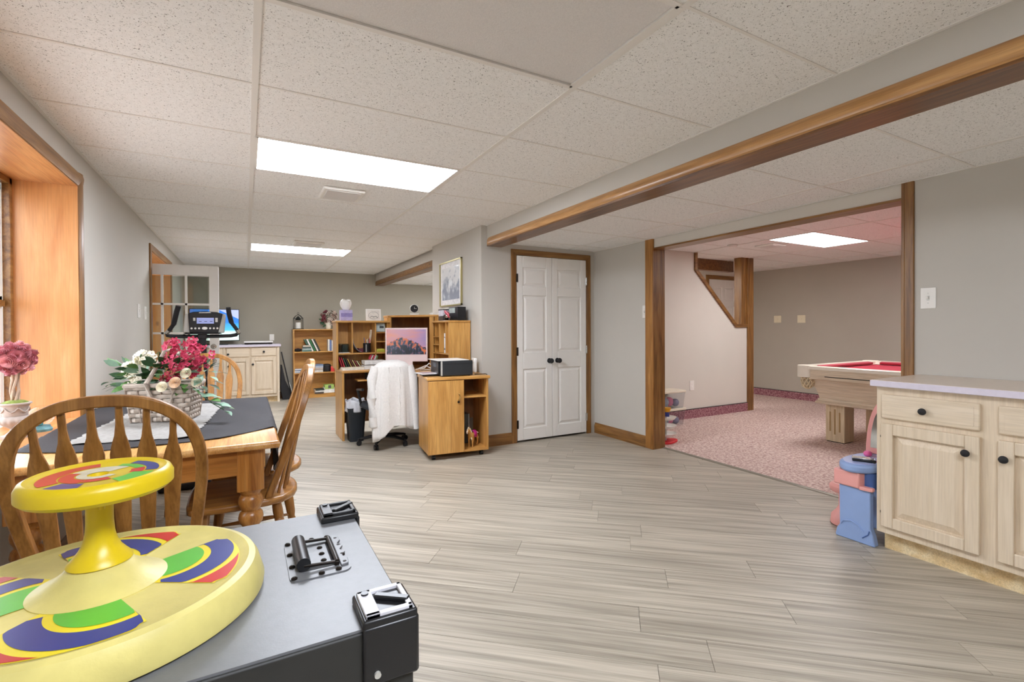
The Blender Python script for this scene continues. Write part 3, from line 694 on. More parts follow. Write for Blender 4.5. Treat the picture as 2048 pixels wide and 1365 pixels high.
# ================================================================== DINING CHAIRS
def chair():
    t = thing('dining_chair', 'x', 'chair', group='oak bow back dining chairs')
    # seat, saddle shaped
    out = [(.212, .20), (.226, .12), (.231, .0), (.226, -.10), (.202, -.17), (.135, -.222), (.07, -.240), (0, -.246)]
    poly = [(x, y) for x, y in [(0, .225), (.12, .222), (.185, .215)]+out]
    poly = poly+[(-x, y) for x, y in poly[-2:0:-1]]
    B().prism(poly, .428, .462).ob('seat', m_chy, t, bev=.012, seg=3)
    # legs
    prof = [(.013, 0), (.016, .03), (.019, .10), (.016, .14), (.021, .16), (.016, .175), (.022, .20), (.026, .27), (.022, .33), (.016, .345), (.023, .36), (.019, .39), (.017, .43)]
    for sx in (-1, 1):
        for fy in (.15, -.14):
            top = Vector((sx*.15, fy, .43)); bot = Vector((sx*.205, fy*1.45, 0)); ax = top-bot
            q = Vector((0, 0, 1)).rotation_difference(ax.normalized()).to_matrix().to_4x4()
            B().lathe([(r, z*ax.length/.43) for r, z in prof], n=14, M=Matrix.Translation(bot) @ q).ob('leg', m_chz, t)
    def st(a, b, m):
        a, b = Vector(a), Vector(b); B().tube([a.lerp(b, k) for k in (0, .15, .35, .5, .65, .85, 1)], [.007, .009, .013, .016, .013, .009, .007], 10).ob('stretcher', m, t)
    st((-.185, .18, .19), (-.185, -.17, .19), m_chy); st((.185, .18, .19), (.185, -.17, .19), m_chy); st((-.185, .0, .19), (.185, .0, .19), m_tbx)
    # bow
    lean = lambda z: -.105-.205*(max(0, z-.462)/.588)**.95
    half = [(.185, .455), (.200, .58), (.216, .70), (.226, .80), (.222, .88), (.200, .95), (.160, 1.0), (.105, 1.034), (.05, 1.047), (0, 1.05)]
    def smooth(P, k=3):
        o = []
        for i in range(len(P)-1):
            p0, p1, p2, p3 = P[max(i-1, 0)], P[i], P[i+1], P[min(i+2, len(P)-1)]
            for j in range(k):
                u = j/k; o.append(tuple(.5*((2*p1[c])+(-p0[c]+p2[c])*u+(2*p0[c]-5*p1[c]+4*p2[c]-p3[c])*u*u+(-p0[c]+3*p1[c]-3*p2[c]+p3[c])*u**3) for c in (0, 1)))
        return o+[P[-1]]
    full = half+[(-x, z) for x, z in half[-2::-1]]
    path = [(x, lean(z), z) for x, z in smooth(full)]
    b = B(); rings = []
    for i, p in enumerate(path):
        p = Vector(p); tg = (Vector(path[min(i+1, len(path)-1)])-Vector(path[max(i-1, 0)])).normalized()
        yv = Vector((0, 1, .0)); yv = (yv-tg*yv.dot(tg)).normalized(); nv = tg.cross(yv)
        wv, dv = .0165, .0145
        rings.append(b._v([p+nv*a*wv+yv*c*dv for a, c in ((1, 1), (-1, 1), (-1, -1), (1, -1))]))
    for r0, r1 in zip(rings, rings[1:]):
        for i in range(4): b.m.faces.new((r0[i], r0[(i+1) % 4], r1[(i+1) % 4], r1[i]))
    b.m.faces.new(rings[0]); b.m.faces.new(rings[-1][::-1])
    b.ob('bow', m_chz, t, bev=.004, ang=50)
    # arrow slats
    def bowz(x):
        best = min(smooth(full, 8), key=lambda q: abs(q[0]-x)+(0 if q[1] > .9 else 1)); return best[1]
    for k in range(6):
        s = (k-2.5)/2.5; xb, xt = s*.135, s*.158; zb, zt = .455, bowz(s*.158)-.008
        prof = [(0, .014), (.12, .0155), (.35, .0175), (.60, .0220), (.70, .0245), (.745, .0245), (.79, .020), (.84, .0125), (.90, .0088), (1, .008)]
        bb = B(); rg = []
        for u, hw in prof:
            z = zb+(zt-zb)*u; x = xb+(xt-xb)*u; y = (lean(zt)+.002)*u+(-.150-.045*(1-s*s))*(1-u); dp = .0065 if u < .8 else .0072
            rg.append(bb._v([(x-hw, y-dp*.6, z), (x-hw*.6, y-dp, z), (x+hw*.6, y-dp, z), (x+hw, y-dp*.6, z), (x+hw, y+dp*.6, z), (x+hw*.6, y+dp, z), (x-hw*.6, y+dp, z), (x-hw, y+dp*.6, z)]))
        for r0, r1 in zip(rg, rg[1:]):
            for i in range(8): bb.m.faces.new((r0[i], r0[(i+1) % 8], r1[(i+1) % 8], r1[i]))
        bb.m.faces.new(rg[0][::-1]); bb.m.faces.new(rg[-1])
        bb.ob('slat', m_chz, t, ang=30)
    return t
ch = chair(); ch.location = (-.352, 2.055, 0); ch['label'] = 'oak bow back chair nearest the viewer, its back behind the yellow toy'
copy_tree(ch, (-.02, 2.725, 0), R(90), 'oak bow back chair at the right side of the table, nearer the viewer')
copy_tree(ch, (.045, 3.22, 0), R(90), 'oak bow back chair at the right side of the table, farther from the viewer')
copy_tree(ch, (-.27, 4.15, 0), R(180), 'oak bow back chair at the far end of the table behind the flowers')

# ================================================================== DINING TABLE
tb = thing('dining_table', 'honey oak dining table with turned legs under the black cloth', 'table', (0, 0, 0))
XL, XR, YN, YF, TT = -.82, .128, 2.325, 3.88, .765
edge = []
bt = B()
for z, o in ((.733, .012), (.738, .004), (.748, 0), (.757, .002), (.762, .007), (TT, .012)):
    edge.append(bt._v([(XL+o, YN+o, z), (XR-o, YN+o, z), (XR-o, YF-o, z), (XL+o, YF-o, z)]))
for a, b_ in zip(edge, edge[1:]):
    for i in range(4): bt.m.faces.new((a[i], a[(i+1) % 4], b_[(i+1) % 4], b_[i]))
bt.m.faces.new(edge[0][::-1]); bt.m.faces.new(edge[-1]); bt.ob('tabletop', m_tby, tb)
i_ = .055
B().box(XL+i_+.1, XR-i_-.1, YN+i_, YN+i_+.022, .62, .735).ob('apron', m_tbx, tb, bev=.003); B().box(XL+i_+.1, XR-i_-.1, YF-i_-.022, YF-i_, .62, .735).ob('apron', m_tbx, tb, bev=.003)
B().box(XR-i_-.022, XR-i_, YN+i_+.1, YF-i_-.1, .62, .735).ob('apron', m_tby, tb, bev=.003); B().box(XL+i_, XL+i_+.022, YN+i_+.1, YF-i_-.1, .62, .735).ob('apron', m_tby, tb, bev=.003)
lp = [(.030, 0), (.034, .02), (.026, .05), (.032, .10), (.042, .22), (.048, .30), (.040, .36), (.034, .385), (.046, .40), (.050, .42), (.046, .44), (.036, .452), (.040, .462), (.048, .478), (.050, .495), (.046, .512), (.038, .522), (.040, .53), (.048, .538), (.053, .55)]
for x in (XL+.105, XR-.115):
    for y in (YN+.105, YF-.105):
        l = B().lathe(lp, c=(x, y, 0), n=28).ob('leg', m_tbz, tb)
        B().prism([(x+a, y+c) for a, c in rr(.053, .053, .008, 3)], .55, .733).ob('leg_block', m_tbz, l)
# black cloth
m_cloth = M_('black_cloth', '#29272b', .75, var=.10, scale=30, bump=.25, bscale=240)
bd = [(-.60, 2.485), (-.35, 2.475), (-.10, 2.495), (.11, 2.65), (.30, 2.74), (.40, 2.86), (.38, 3.5), (.24, 3.98), (-.1, 4.06), (-.6, 4.05), (-.97, 3.95), (-1.08, 3.4), (-1.12, 2.86), (-.90, 2.68)]
def drape(u, v):
    a = u*2*math.pi; r = bpoint(a, bd, (-.34, 3.2))*(v**.75); x, y = -.34+math.cos(a)*r, 3.2+math.sin(a)*r; z = TT+.004
    def fold(o):      # (outward, down) along a rounded table edge
        rd = .016
        if o <= 0: return o, 0
        th = o/rd
        if th < math.pi/2: return rd*math.sin(th), rd*(1-math.cos(th))
        return rd+.01*math.sin((y+x)*21)*min(1, (o-rd)/.1), rd+(o-rd*math.pi/2)
    for s, e in ((1, XR-.012), (-1, XL+.012)):
        o = s*(x-e)
        if o > 0: dx, dz = fold(o); x = e+s*dx; z -= dz
    o = y-(YF-.012)
    if o > 0: dy, dz = fold(o); y = YF-.012+dy; z -= dz
    return (x, y, z+.0015*math.sin(x*23+y*9)*(1 if z > TT else 0))
B().grid(drape, 150, 44, close_u=True).ob('tablecloth', m_cloth, None, solid=.002, ang=80, label='black cloth draped over the oak dining table', cat='tablecloth')
m_lace = M_('lace_runner', '#96938f', .8, var=.14, scale=60, bump=.3, bscale=300)
def lace(u, v):
    A, Bq, C_, D_ = Vector((-.66, 2.66)), Vector((-.215, 2.57)), Vector((-.13, 3.66)), Vector((-.56, 3.74))
    p = A.lerp(Bq, u).lerp(D_.lerp(C_, u), v)
    e = .012*abs(math.sin(v*60)) if u in (0, 1) else 0
    e2 = .015*abs(math.sin(u*26)) if v in (0, 1) else 0
    return (p.x+(e if u == 1 else -e), p.y+(e2 if v == 1 else -e2), TT+.0095+.002*math.sin(p.x*40+p.y*31))
B().grid(lace, 30, 121).ob('table_runner', m_lace, None, solid=.0015, label='pale grey scalloped lace runner on the black cloth', cat='table runner')
# ================================================================== FLOWER BASKET
m_wick = M_('wicker_grey', '#b3a79b', .7, var=.18, scale=25, bump=.3, bscale=80)
m_wickd = M_('wicker_dark', '#8b7d72', .8, var=.2, scale=25)  # darker wicker tone for the stakes and bottom
m_petr = M_('petal_crimson', '#a8143c', .6, var=.25, scale=30); m_petp = M_('petal_pink', '#cf3a64', .6, var=.2, scale=30)
m_petw = M_('petal_white', '#f0ead6', .6, var=.06, scale=30); m_petc = M_('petal_cream', '#ecd2b4', .6, var=.1, scale=30)
m_leaf = M_('leaf_green', '#55803f', .5, var=.25, scale=20); m_leafg = M_('leaf_grey_green', '#7fa08a', .55, var=.2, scale=20); m_leafd = M_('leaf_dark', '#2f5230', .5, var=.25, scale=20)
bk = thing('flower_basket', 'grey wicker basket of crimson and white silk flowers on the lace runner', 'flower basket', (-.372, 3.13, TT+.013), R(-14))
bw, bdp, bh = .125, .085, .185
def flare(z): return 1+.16*z/bh
for z in range(8):       # horizontal weavers, in and out around the stakes
    zz = .012+z*.0235; pts = []
    nP = 44
    for i in range(nP+1):
        a = i/nP*4; sd, u = int(a) % 4, a-int(a)
        f = flare(zz); W_, D_ = bw*f, bdp*f
        x, y = [(-W_+2*W_*u, -D_), (W_, -D_+2*D_*u), (W_-2*W_*u, D_), (-W_, D_-2*D_*u)][sd]
        o = .005*math.sin((i+z % 2)*math.pi)*0+.0055*(1 if (i+z) % 2 else -1)
        nx, ny = [(0, -1), (1, 0), (0, 1), (-1, 0)][sd]
        pts.append((x+nx*o, y+ny*o, zz))
    B().tube(pts, .0105, 6, flat=(.5, 1.05)).ob('weaver', m_wick, bk)
for i in range(22):
    a = i/22*4; sd, u = int(a) % 4, a-int(a); p = []
    for zz in (0, bh):
        f = flare(zz); W_, D_ = bw*f, bdp*f
        x, y = [(-W_+2*W_*u, -D_), (W_, -D_+2*D_*u), (W_-2*W_*u, D_), (-W_, D_-2*D_*u)][sd]; p.append((x, y, zz))
    B().tube(p, .006, 6).ob('stake', m_wickd, bk)
f = flare(bh); rim = [(-bw*f, -bdp*f, bh+.002), (bw*f, -bdp*f, bh+.002), (bw*f, bdp*f, bh+.002), (-bw*f, bdp*f, bh+.002), (-bw*f, -bdp*f, bh+.002)]
B().tube(rim, .013, 8).ob('rim', m_wick, bk); B().box(-bw, bw, -bdp, bdp, 0, .006).ob('bottom', m_wickd, bk)
B().box(-bw*1.02, bw*1.02, -bdp*1.02, bdp*1.02, .10, .16).ob('filling', M_('moss_fill', '#39482c', .9, var=.3, scale=40, bump=.5), bk)
B().tube([(-.03, -bdp*f-.012, .13), (-.045, -bdp*f-.016, .20), (-.02, -bdp*.75, .28), (.0, -.02, .36), (.02, .04, .37), (.03, bdp*f, .2)], [.012, .012, .010, .009, .009, .010], 8).ob('handle', m_wick, bk)
B().tube([(.055, -bdp*f-.008, .205), (.075, -bdp*f-.016, .16), (.06, -bdp*f-.012, .10)], .011, 8).ob('handle_wrap', m_wick, bk)
def petal_mesh(n, rad, curl, w, inner=.12):
    b = B()
    for k in range(n):
        a = 2*math.pi*k/n; M4 = Matrix.Rotation(a, 4, 'Z')
        L_ = [(inner*rad, -w*.25), (rad*.55, -w*.5), (rad*.9, -w*.38), (rad, 0), (rad*.9, w*.38), (rad*.55, w*.5), (inner*rad, w*.25)]
        v = [b.m.verts.new(M4 @ Vector((x, y, curl*(x/rad)**2*rad-abs(y)*.15))) for x, y in L_]
        mid = b.m.verts.new(M4 @ Vector((rad*.5, 0, curl*.25*rad-.12*w)))
        for i in range(6): b.m.faces.new((v[i], v[i+1], mid))
    return b
def proto(name, b, mat):
    me = b.mesh(name, True, 80); me.materials.append(mat); return me
fl_r = proto('blossom', petal_mesh(5, .018, .25, .013), m_petr); fl_p = proto('blossom', petal_mesh(5, .016, .3, .012), m_petp)
fl_w = proto('blossom', petal_mesh(5, .015, .2, .014), m_petw)
def rose_mesh(rad, layers=4):
    b = B()
    for L_ in range(layers):
        n = 3+L_*2; rr_ = rad*(.28+.72*L_/(layers-1)); tilt = 1.0-.5*L_/(layers-1)
        for k in range(n):
            a = 2*math.pi*(k+.5*(L_ % 2))/n; M4 = Matrix.Rotation(a, 4, 'Z')
            w_ = rr_*1.25*math.pi/n*1.6; rows = []
            for j in range(4):
                u = j/3; r_ = rr_*(.25+.75*u*(1-.25*tilt)); z = rad*(.05+tilt*.75*u)+(.06*rad if j == 3 else 0)-rad*.1*L_
                if j == 3: r_ += rad*.10
                rows.append([b.m.verts.new(M4 @ Vector((r_*math.cos(s), r_*math.sin(s), z-.05*rad*abs(s)))) for s in (-w_/rr_*.5*(.6+.4*u), -w_/rr_*.2, w_/rr_*.2, w_/rr_*.5*(.6+.4*u))])
            for r0, r1 in zip(rows, rows[1:]):
                for i in range(3): b.m.faces.new((r0[i], r0[i+1], r1[i+1], r1[i]))
    return b
rs_c = proto('rose', rose_mesh(.029, 5), m_petc); rs_w = proto('rose', rose_mesh(.027, 5), m_petw)
def leaf_mesh(l, w):
    b = B(); pts = [(0, 0), (.25, .7), (.5, 1), (.75, .7), (1, 0)]
    up = [b.m.verts.new((x*l, y*w/2, .12*l*x*(1-x)*4-.15*l*x)) for x, y in pts]; dn = [up[0]]+[b.m.verts.new((x*l, -y*w/2, .12*l*x*(1-x)*4-.15*l*x)) for x, y in pts[1:-1]]+[up[-1]]
    md = [up[0]]+[b.m.verts.new((x*l, 0, .12*l*x*(1-x)*4-.15*l*x-.02*l)) for x, y in pts[1:-1]]+[up[-1]]
    for i in range(4):
        for A, C in ((up, md), (md, dn)):
            q = []
            for v in (A[i], A[i+1], C[i+1], C[i]):
                if v not in q: q.append(v)
            if len(q) > 2: b.m.faces.new(q)
    return b
lf = [proto('leaf', leaf_mesh(.075, .034), m) for m in (m_leaf, m_leafg, m_leafd)]
rnd = random.Random(11)
def wloc(px, py, dd):    # offsets: sideways (to the right), up, toward the viewer, in basket coordinates
    v = Vector((.876*px-.483*dd*-1*0-.483*dd, -.483*px-.876*dd, 0)); v = Matrix.Rotation(R(14), 3, 'Z') @ v
    return Vector((v.x, v.y, py))
def scatter(mes, n, c, r, name, face=.8, par=bk):
    for i in range(n):
        while True:
            q = Vector([rnd.uniform(-1, 1) for _ in range(3)])
            if .35 < q.length <= 1: break
        p = wloc(c[0]+q.x*r[0], c[1]+q.y*r[1], c[2]+q.z*r[2])
        nrm = wloc(q.x, q.y*.9+.25, q.z*.6+face).normalized()
        qq = Vector((0, 0, 1)).rotation_difference(nrm).to_euler()
        o = link(name, rnd.choice(mes), par); o.location = p; o.rotation_euler = qq; s = rnd.uniform(.8, 1.2); o.scale = (s, s, s)
base_z = .19
scatter([fl_r, fl_r, fl_p], 96, (.10, .29, .02), (.10, .075, .07), 'blossom')
scatter([fl_r, fl_p], 26, (.03, .375, .0), (.045, .05, .03), 'blossom'); scatter([fl_r, fl_p], 26, (.125, .385, .0), (.055, .045, .03), 'blossom')
scatter([fl_r], 20, (.07, .225, .06), (.05, .04, .03), 'blossom'); scatter([fl_r, fl_p], 20, (.20, .33, .0), (.05, .06, .03), 'blossom')
scatter([fl_w], 40, (-.10, .325, .02), (.055, .045, .04), 'blossom'); scatter([fl_w], 32, (-.175, .26, .03), (.038, .042, .03), 'blossom'); scatter([fl_w], 24, (-.125, .205, .06), (.035, .03, .02), 'blossom')
scatter([fl_w], 18, (.10, .30, .0), (.13, .06, .05), 'blossom')
for p, me in (((.13, .205, .12), rs_c), ((.07, .185, .13), rs_w), ((.165, .25, .09), rs_w), ((.20, .20, .06), rs_w)):
    o = link('rose', me, bk); o.location = wloc(*p); o.rotation_euler = Vector((0, 0, 1)).rotation_difference(wloc(.1, .35, 1).normalized()).to_euler()
def leaves(n, c, r, kinds, sp=1.0):
    for i in range(n):
        q = Vector([rnd.uniform(-1, 1) for _ in range(3)])
        p = wloc(c[0]+q.x*r[0], c[1]+q.y*r[1], c[2]+q.z*r[2])
        d = wloc(c[0]*2*sp+q.x, q.y*.6+.2, q.z+.3).normalized()
        o = link('leaf', lf[rnd.choice(kinds)], bk); o.location = p; o.rotation_euler = Vector((1, 0, 0)).rotation_difference(d).to_euler(); s = rnd.uniform(.7, 1.15); o.scale = (s, s, s)
leaves(64, (-.10, .235, .0), (.12, .06, .07), (0, 1, 1, 2)); leaves(60, (.08, .23, .0), (.14, .07, .07), (0, 2, 2)); leaves(12, (.23, .255, .02), (.05, .05, .04), (1, 1, 2))
for i in range(12):
    u = i/11; o = link('leaf', lf[1 if i % 3 else 0], bk); o.location = wloc(.17+.17*u, .17-.12*u, .06+.02*math.sin(i*2)); o.rotation_euler = (rnd.uniform(-.5, .5), rnd.uniform(-.2, .5), R(-20)+rnd.uniform(-1, 1))
B().tube([wloc(.15, .2, .05), wloc(.22, .14, .06), wloc(.28, .09, .06), wloc(.34, .055, .06)], .0025, 6).ob('trailing_stem', m_leafd, bk)
for i in range(5):
    o = link('leaf', lf[i % 3], bk); o.location = wloc(-.19-.015*i, .16+.01*i, .04); o.rotation_euler = (rnd.uniform(-.4, .4), .1, R(165)+rnd.uniform(-.5, .5))

# ================================================================== TOPIARY AND GLOBE ON THE SILL
m_stone = M_('urn_stone', '#b3a59c', .8, var=.15, scale=14, bump=.3, bscale=60)
m_rosep = M_('rose_dusty_pink', '#c97f88', .6, var=.25, scale=30); m_rosel = M_('rose_light_pink', '#e6a9ac', .6, var=.15, scale=30)
tp = thing('rose_topiary', 'ball of dusty pink roses in a stone urn on the window sill', 'topiary', (-.985, 3.22, .73))
B().lathe([(.052, 0), (.052, .012), (.040, .016), (.020, .034), (.018, .044), (.030, .052), (.034, .058)], n=28).ob('urn_foot', m_stone, tp)
bowl = B()
def gad(u, v):
    z = .056+v*.05; r = .036+.022*math.sin(v*math.pi*.85)+.0035*abs(math.sin(u*math.pi*14))*math.sin(v*math.pi)
    return (r*math.cos(u*2*math.pi), r*math.sin(u*2*math.pi), z)
bowl.grid(gad, 84, 9, close_u=True).ob('urn_bowl', m_stone, tp)
B().lathe([(.044, .104), (.046, .11), (.048, .15), (.054, .160), (.060, .163), (.060, .169), (.052, .171), (.046, .160)], n=32).ob('urn_rim', m_stone, tp)
sw_ = B()
for k in range(6):
    a0 = k*math.pi/3; sw_.tube([((.050)*math.cos(a0+u*math.pi/3), .050*math.sin(a0+u*math.pi/3), .148-.022*math.sin(u*math.pi)) for u in (0, .25, .5, .75, 1)], .0035, 6)
sw_.ob('garland', m_stone, tp, kind='stuff')
B().ball((0, 0, .166), (.050, .050, .018), 16, 8).ob('moss', M_('moss', '#7c8a3e', .95, var=.35, scale=60, bump=.8, bscale=120), tp)
for k in range(5):
    a = k*1.256; B().tube([(.012*math.cos(a), .012*math.sin(a), .17), (.016*math.cos(a+.8), .016*math.sin(a+.8), .23), (.011*math.cos(a+1.6), .011*math.sin(a+1.6), .28), (.018*math.cos(a+2), .018*math.sin(a+2), .34)], .0055, 6).ob('stem', M_('twig', '#b99f8a', .8, var=.2) if k == 0 else bpy.data.materials['twig'], tp)
B().ball((0, 0, .385), .062, 16, 10).ob('ball_core', m_rosep, tp)
rp = [proto('rose', rose_mesh(.036, 6), m_rosep), proto('rose', rose_mesh(.036, 6), m_rosel)]
for k in range(26):
    z = 1-2*(k+.5)/26; a = k*2.39996; n_ = Vector((math.sqrt(1-z*z)*math.cos(a), math.sqrt(1-z*z)*math.sin(a), z))
    o = link('rose', rp[k % 3 == 0], tp); o.location = Vector((0, 0, .385))+n_*.058; o.rotation_euler = Vector((0, 0, 1)).rotation_difference(n_).to_euler()
gb = thing('snow_globe', 'small glass globe with red and teal figures beside the rose topiary', 'globe', (-.93, 3.36, .73))
B().lathe([(.042, 0), (.044, .012), (.036, .022), (.034, .03)], n=24).ob('base', M_('globe_base', '#5f8f96', .5, var=.3, scale=40), gb)
B().ball((0, 0, .078), .054, 20, 14).ob('dome', m_glass, gb)
for i, (c, m) in enumerate((((.016, -.012, .07), '#c94a3c'), ((-.018, -.01, .068), '#d98a4a'), ((0, .016, .075), '#d6cfae'), ((.0, -.02, .05), '#3d8c92'), ((-.02, .015, .055), '#86a8c9'))):
    B().lathe([(.0, -.02), (.012, -.016), (.014, 0), (.008, .012), (.010, .018), (0, .026)], c=c, n=10).ob('figure', M_('globe_figure_%d' % i, m, .5, var=.2, scale=60), gb)

# ================================================================== EXERCISE BIKE
ek = thing('exercise_bike', 'black upright exercise bike with a display behind the flowers', 'exercise bike', (-.352, 5.30, 0))
B().box(-.28, .28, .17, .25, 0, .06).ob('front_foot', m_black, ek, bev=.02, seg=3); B().box(-.25, .25, -.80, -.72, 0, .06).ob('rear_foot', m_black, ek, bev=.02, seg=3)
B().tube([(0, .2, .07), (0, -.3, .14), (0, -.75, .07)], .045, 12).ob('frame', m_silver, ek)
B().prism([(-.28, .16), (.18, .12), (.30, .30), (.22, .56), (-.02, .66), (-.22, .52), (-.36, .34)], -.07, .07, 'x').ob('flywheel_shroud', m_black, ek, bev=.03, seg=3)
B().tube([(0, .06, .6), (0, .02, .9), (0, .0, 1.20)], [.042, .036, .030], 14).ob('post', m_blackm, ek)
B().tube([(0, -.42, .2), (0, -.52, .5), (0, -.58, .80)], .03, 12).ob('seat_post', m_silver, ek)
B().prism([(-.10, -.70), (-.12, -.62), (-.06, -.50), (-.02, -.42), (.02, -.42), (.06, -.50), (.12, -.62), (.10, -.70)], .80, .86).ob('saddle', m_blackm, ek, bev=.02, seg=3)
B().cyl((0, -.12, .33), .03, .22, 'x', 14).tube([(.11, -.12, .33), (.12, -.16, .18)], .012).tube([(-.11, -.12, .33), (-.12, -.08, .48)], .012).ob('crank', m_chrome, ek)
B().cbox((.16, -.16, .18), (.09, .09, .025)).ob('pedal', m_black, ek); B().cbox((-.16, -.08, .48), (.09, .09, .025)).ob('pedal', m_black, ek)
s_ = 1.0816
def hb(x, z, y=0): return (x*s_+.006, y, 1.25+(z-1.25)*s_)
L0 = [(-.162, 1.447, -.12), (-.175, 1.40, -.11), (-.200, 1.295, -.08), (-.232, 1.245, -.06), (-.252, 1.222, -.045), (-.248, 1.204, -.03), (-.222, 1.197, -.015), (-.12, 1.193, 0), (0, 1.192, 0)]
Rr = [(.12, 1.193, 0), (.205, 1.196, -.015), (.245, 1.204, -.03), (.265, 1.222, -.045), (.252, 1.25, -.06), (.212, 1.31, -.08), (.195, 1.39, -.11), (.19, 1.44, -.12)]
path = [hb(x, z, y) for x, z, y in L0+Rr]
B().tube(path, .0165, 12).ob('handlebar', m_blackm, ek)
for seg in (path[:3], path[-3:]): B().tube([Vector(p) for p in seg], .021, 12).ob('grip', m_black, ek)
for seg in (path[3:5], path[-5:-3]): B().tube([Vector(p)+Vector((0, -.001, 0)) for p in seg], .0178, 12).ob('pulse_sensor', m_chrome, ek)
B().box(-.035, .035, -.03, .03, 1.165, 1.225).ob('clamp', m_black, ek, bev=.006)
def con(pts, y0, y1): return B().prism([(x*s_+.006, 1.25+(z-1.25)*s_) for x, z in pts], y0, y1, 'y')
con([(-.145, 1.225), (.155, 1.222), (.168, 1.38), (.15, 1.388), (-.12, 1.388), (-.132, 1.382)], .012, .05).ob('console_back', m_silver, ek, bev=.008)
cf = con([(-.096, 1.224), (.110, 1.222), (.145, 1.388), (.10, 1.402), (.015, 1.407), (-.07, 1.402), (-.106, 1.388)], -.012, .02).ob('console_face', m_black, ek, bev=.006)
con([(-.045, 1.302), (.080, 1.302), (.080, 1.352), (-.045, 1.352)], -.0145, -.012).ob('display', emis('lcd', '#8088b4', .35), cf)
for k in range(3): con([(-.03+.04*k, 1.318), (-.01+.04*k, 1.318), (-.01+.04*k, 1.322), (-.03+.04*k, 1.322)], -.0152, -.0144).ob('display_mark', m_dark, cf)
con([(-.03, 1.392), (.06, 1.394), (.055, 1.399), (-.025, 1.397)], -.0145, -.012).ob('maker_mark', m_wplas, cf)
for k, x in enumerate((-.082, -.055, -.028, .052, .079, .105)): B().cyl((x*s_+.006, -.014, 1.25+.012*s_), .0085, .006, 'y', 14).ob('button', m_wplas, cf)
B().lathe([(.022, 0), (.022, .004), (.016, .006), (0, .006)], n=20, sy=.6, M=Matrix.Translation((.012*s_+.006, -.012, 1.25+.012*s_)) @ Matrix.Rotation(math.pi/2, 4, 'X')).ob('button', m_wplas, cf)
con([(-.07, 1.326), (-.054, 1.326), (-.054, 1.352), (-.07, 1.352)], -.0145, -.012).ob('scale_print', m_silver, cf); con([(.09, 1.315), (.108, 1.315), (.108, 1.352), (.09, 1.352)], -.0145, -.012).ob('scale_print', m_silver, cf)
con([(-.145, 1.212), (.145, 1.212), (.12, 1.224), (-.12, 1.224)], -.05, .03).ob('tray', m_black, ek, bev=.005)

# ================================================================== BACK CABINET, TV
def knob(parent, loc, nrm=(0, -1, 0), s=1.0, mat=None):
    q = Vector((0, 0, 1)).rotation_difference(Vector(nrm)).to_matrix().to_4x4()
    return B().lathe([(.007*s, 0), (.006*s, .010*s), (.013*s, .016*s), (.017*s, .022*s), (.016*s, .029*s), (.009*s, .034*s), (0, .035*s)], n=16, M=Matrix.Translation(loc) @ q).ob('knob', mat or m_blackm, parent)
def raised(b, x0, x1, z0, z1, y, fr, dep=.018):
    # cabinet door front: frame with a sunk, bevelled field, facing -Y
    pass
def cab_door(parent, name, x0, x1, z0, z1, y, fr=.05, mats=None, arch=False):
    mats = mats or (m_cbz, m_cbx)
    fz = fr*1.05
    d = B()
    d.box(x0, x0+fr, y-.024, y, z0, z1).box(x1-fr, x1, y-.024, y, z0, z1)
    d.box(x0+fr, x1-fr, y-.024, y, z0, z0+fz).box(x0+fr, x1-fr, y-.024, y, z1-fz, z1)
    o = d.ob(name, mats[0], parent, bev=.004)
    q = B(); a = fr+.010; k = fr+.042
    vo = q._v([(x0+a, y-.002, z0+a), (x1-a, y-.002, z0+a), (x1-a, y-.002, z1-a), (x0+a, y-.002, z1-a)]); vn = q._v([(x0+k, y-.015, z0+k), (x1-k, y-.015, z0+k), (x1-k, y-.015, z1-k), (x0+k, y-.015, z1-k)])
    q.m.faces.new(vn)
    for i in range(4): q.m.faces.new((vo[i], vo[(i+1) % 4], vn[(i+1) % 4], vn[i]))
    q.box(x0+.01, x1-.01, y-.0015, y-.001, z0+.01, z1-.01)
    q.ob('field', mats[0], o, smooth=False)
    return o
def drawer(parent, x0, x1, z0, z1, y, mat=None):
    return B().prism([(x0, z0), (x1, z0), (x1, z1), (x0, z1)], y-.019, y, 'y').ob('drawer', mat or m_cbx, parent, bev=.007, seg=3)
bc = thing('base_cabinet', 'cream whitewashed base cabinet against the back wall under the silver box', 'cabinet', (0, 9.25, 0))
B().box(-.33, .505, .02, .46, .10, .955).ob('body', m_cbz, bc); B().box(-.33, .505, .09, .46, 0, .10).ob('toe_kick', m_toe, bc)
B().box(.47, .505, -.002, .02, 0, .955).box(-.33, -.30, -.002, .02, .10, .955).ob('face_frame', m_cbz, bc)
d = drawer(bc, .075, .455, .80, .94, .02); knob(d, (.265, 0, .87), s=1.1)
d = drawer(bc, -.285, .045, .79, .94, .02); knob(d, (-.26, 0, .84), s=1.0)
d = cab_door(bc, 'door', .075, .455, .15, .77, .02); knob(d, (.10, 0, .66), s=1.1)
d = cab_door(bc, 'door', -.285, .045, .15, .76, .02); knob(d, (-.25, 0, .64), s=1.1)
d.rotation_euler = (0, 0, R(-2))
B().box(-.88, .53, 9.215, 9.715, .955, .995).ob('countertop', m_lame, None, bev=.006, label='pale laminate countertop on the back wall cabinets', cat='countertop')
bc2 = thing('base_cabinet', 'cream corner cabinet beside the glass door under the television', 'cabinet', (0, 9.25, 0))
B().box(-.875, -.335, .0, .46, .10, .955).ob('body', m_cbz, bc2); B().box(-.875, -.335, .09, .46, 0, .10).ob('toe_kick', m_toe, bc2)
d = cab_door(bc2, 'door', -.80, -.37, .15, .92, .0); knob(d, (-.41, -.02, .7))
pl = thing('disc_player', 'flat silver box on the back cabinet countertop', 'player', (.19, 9.42, .995))
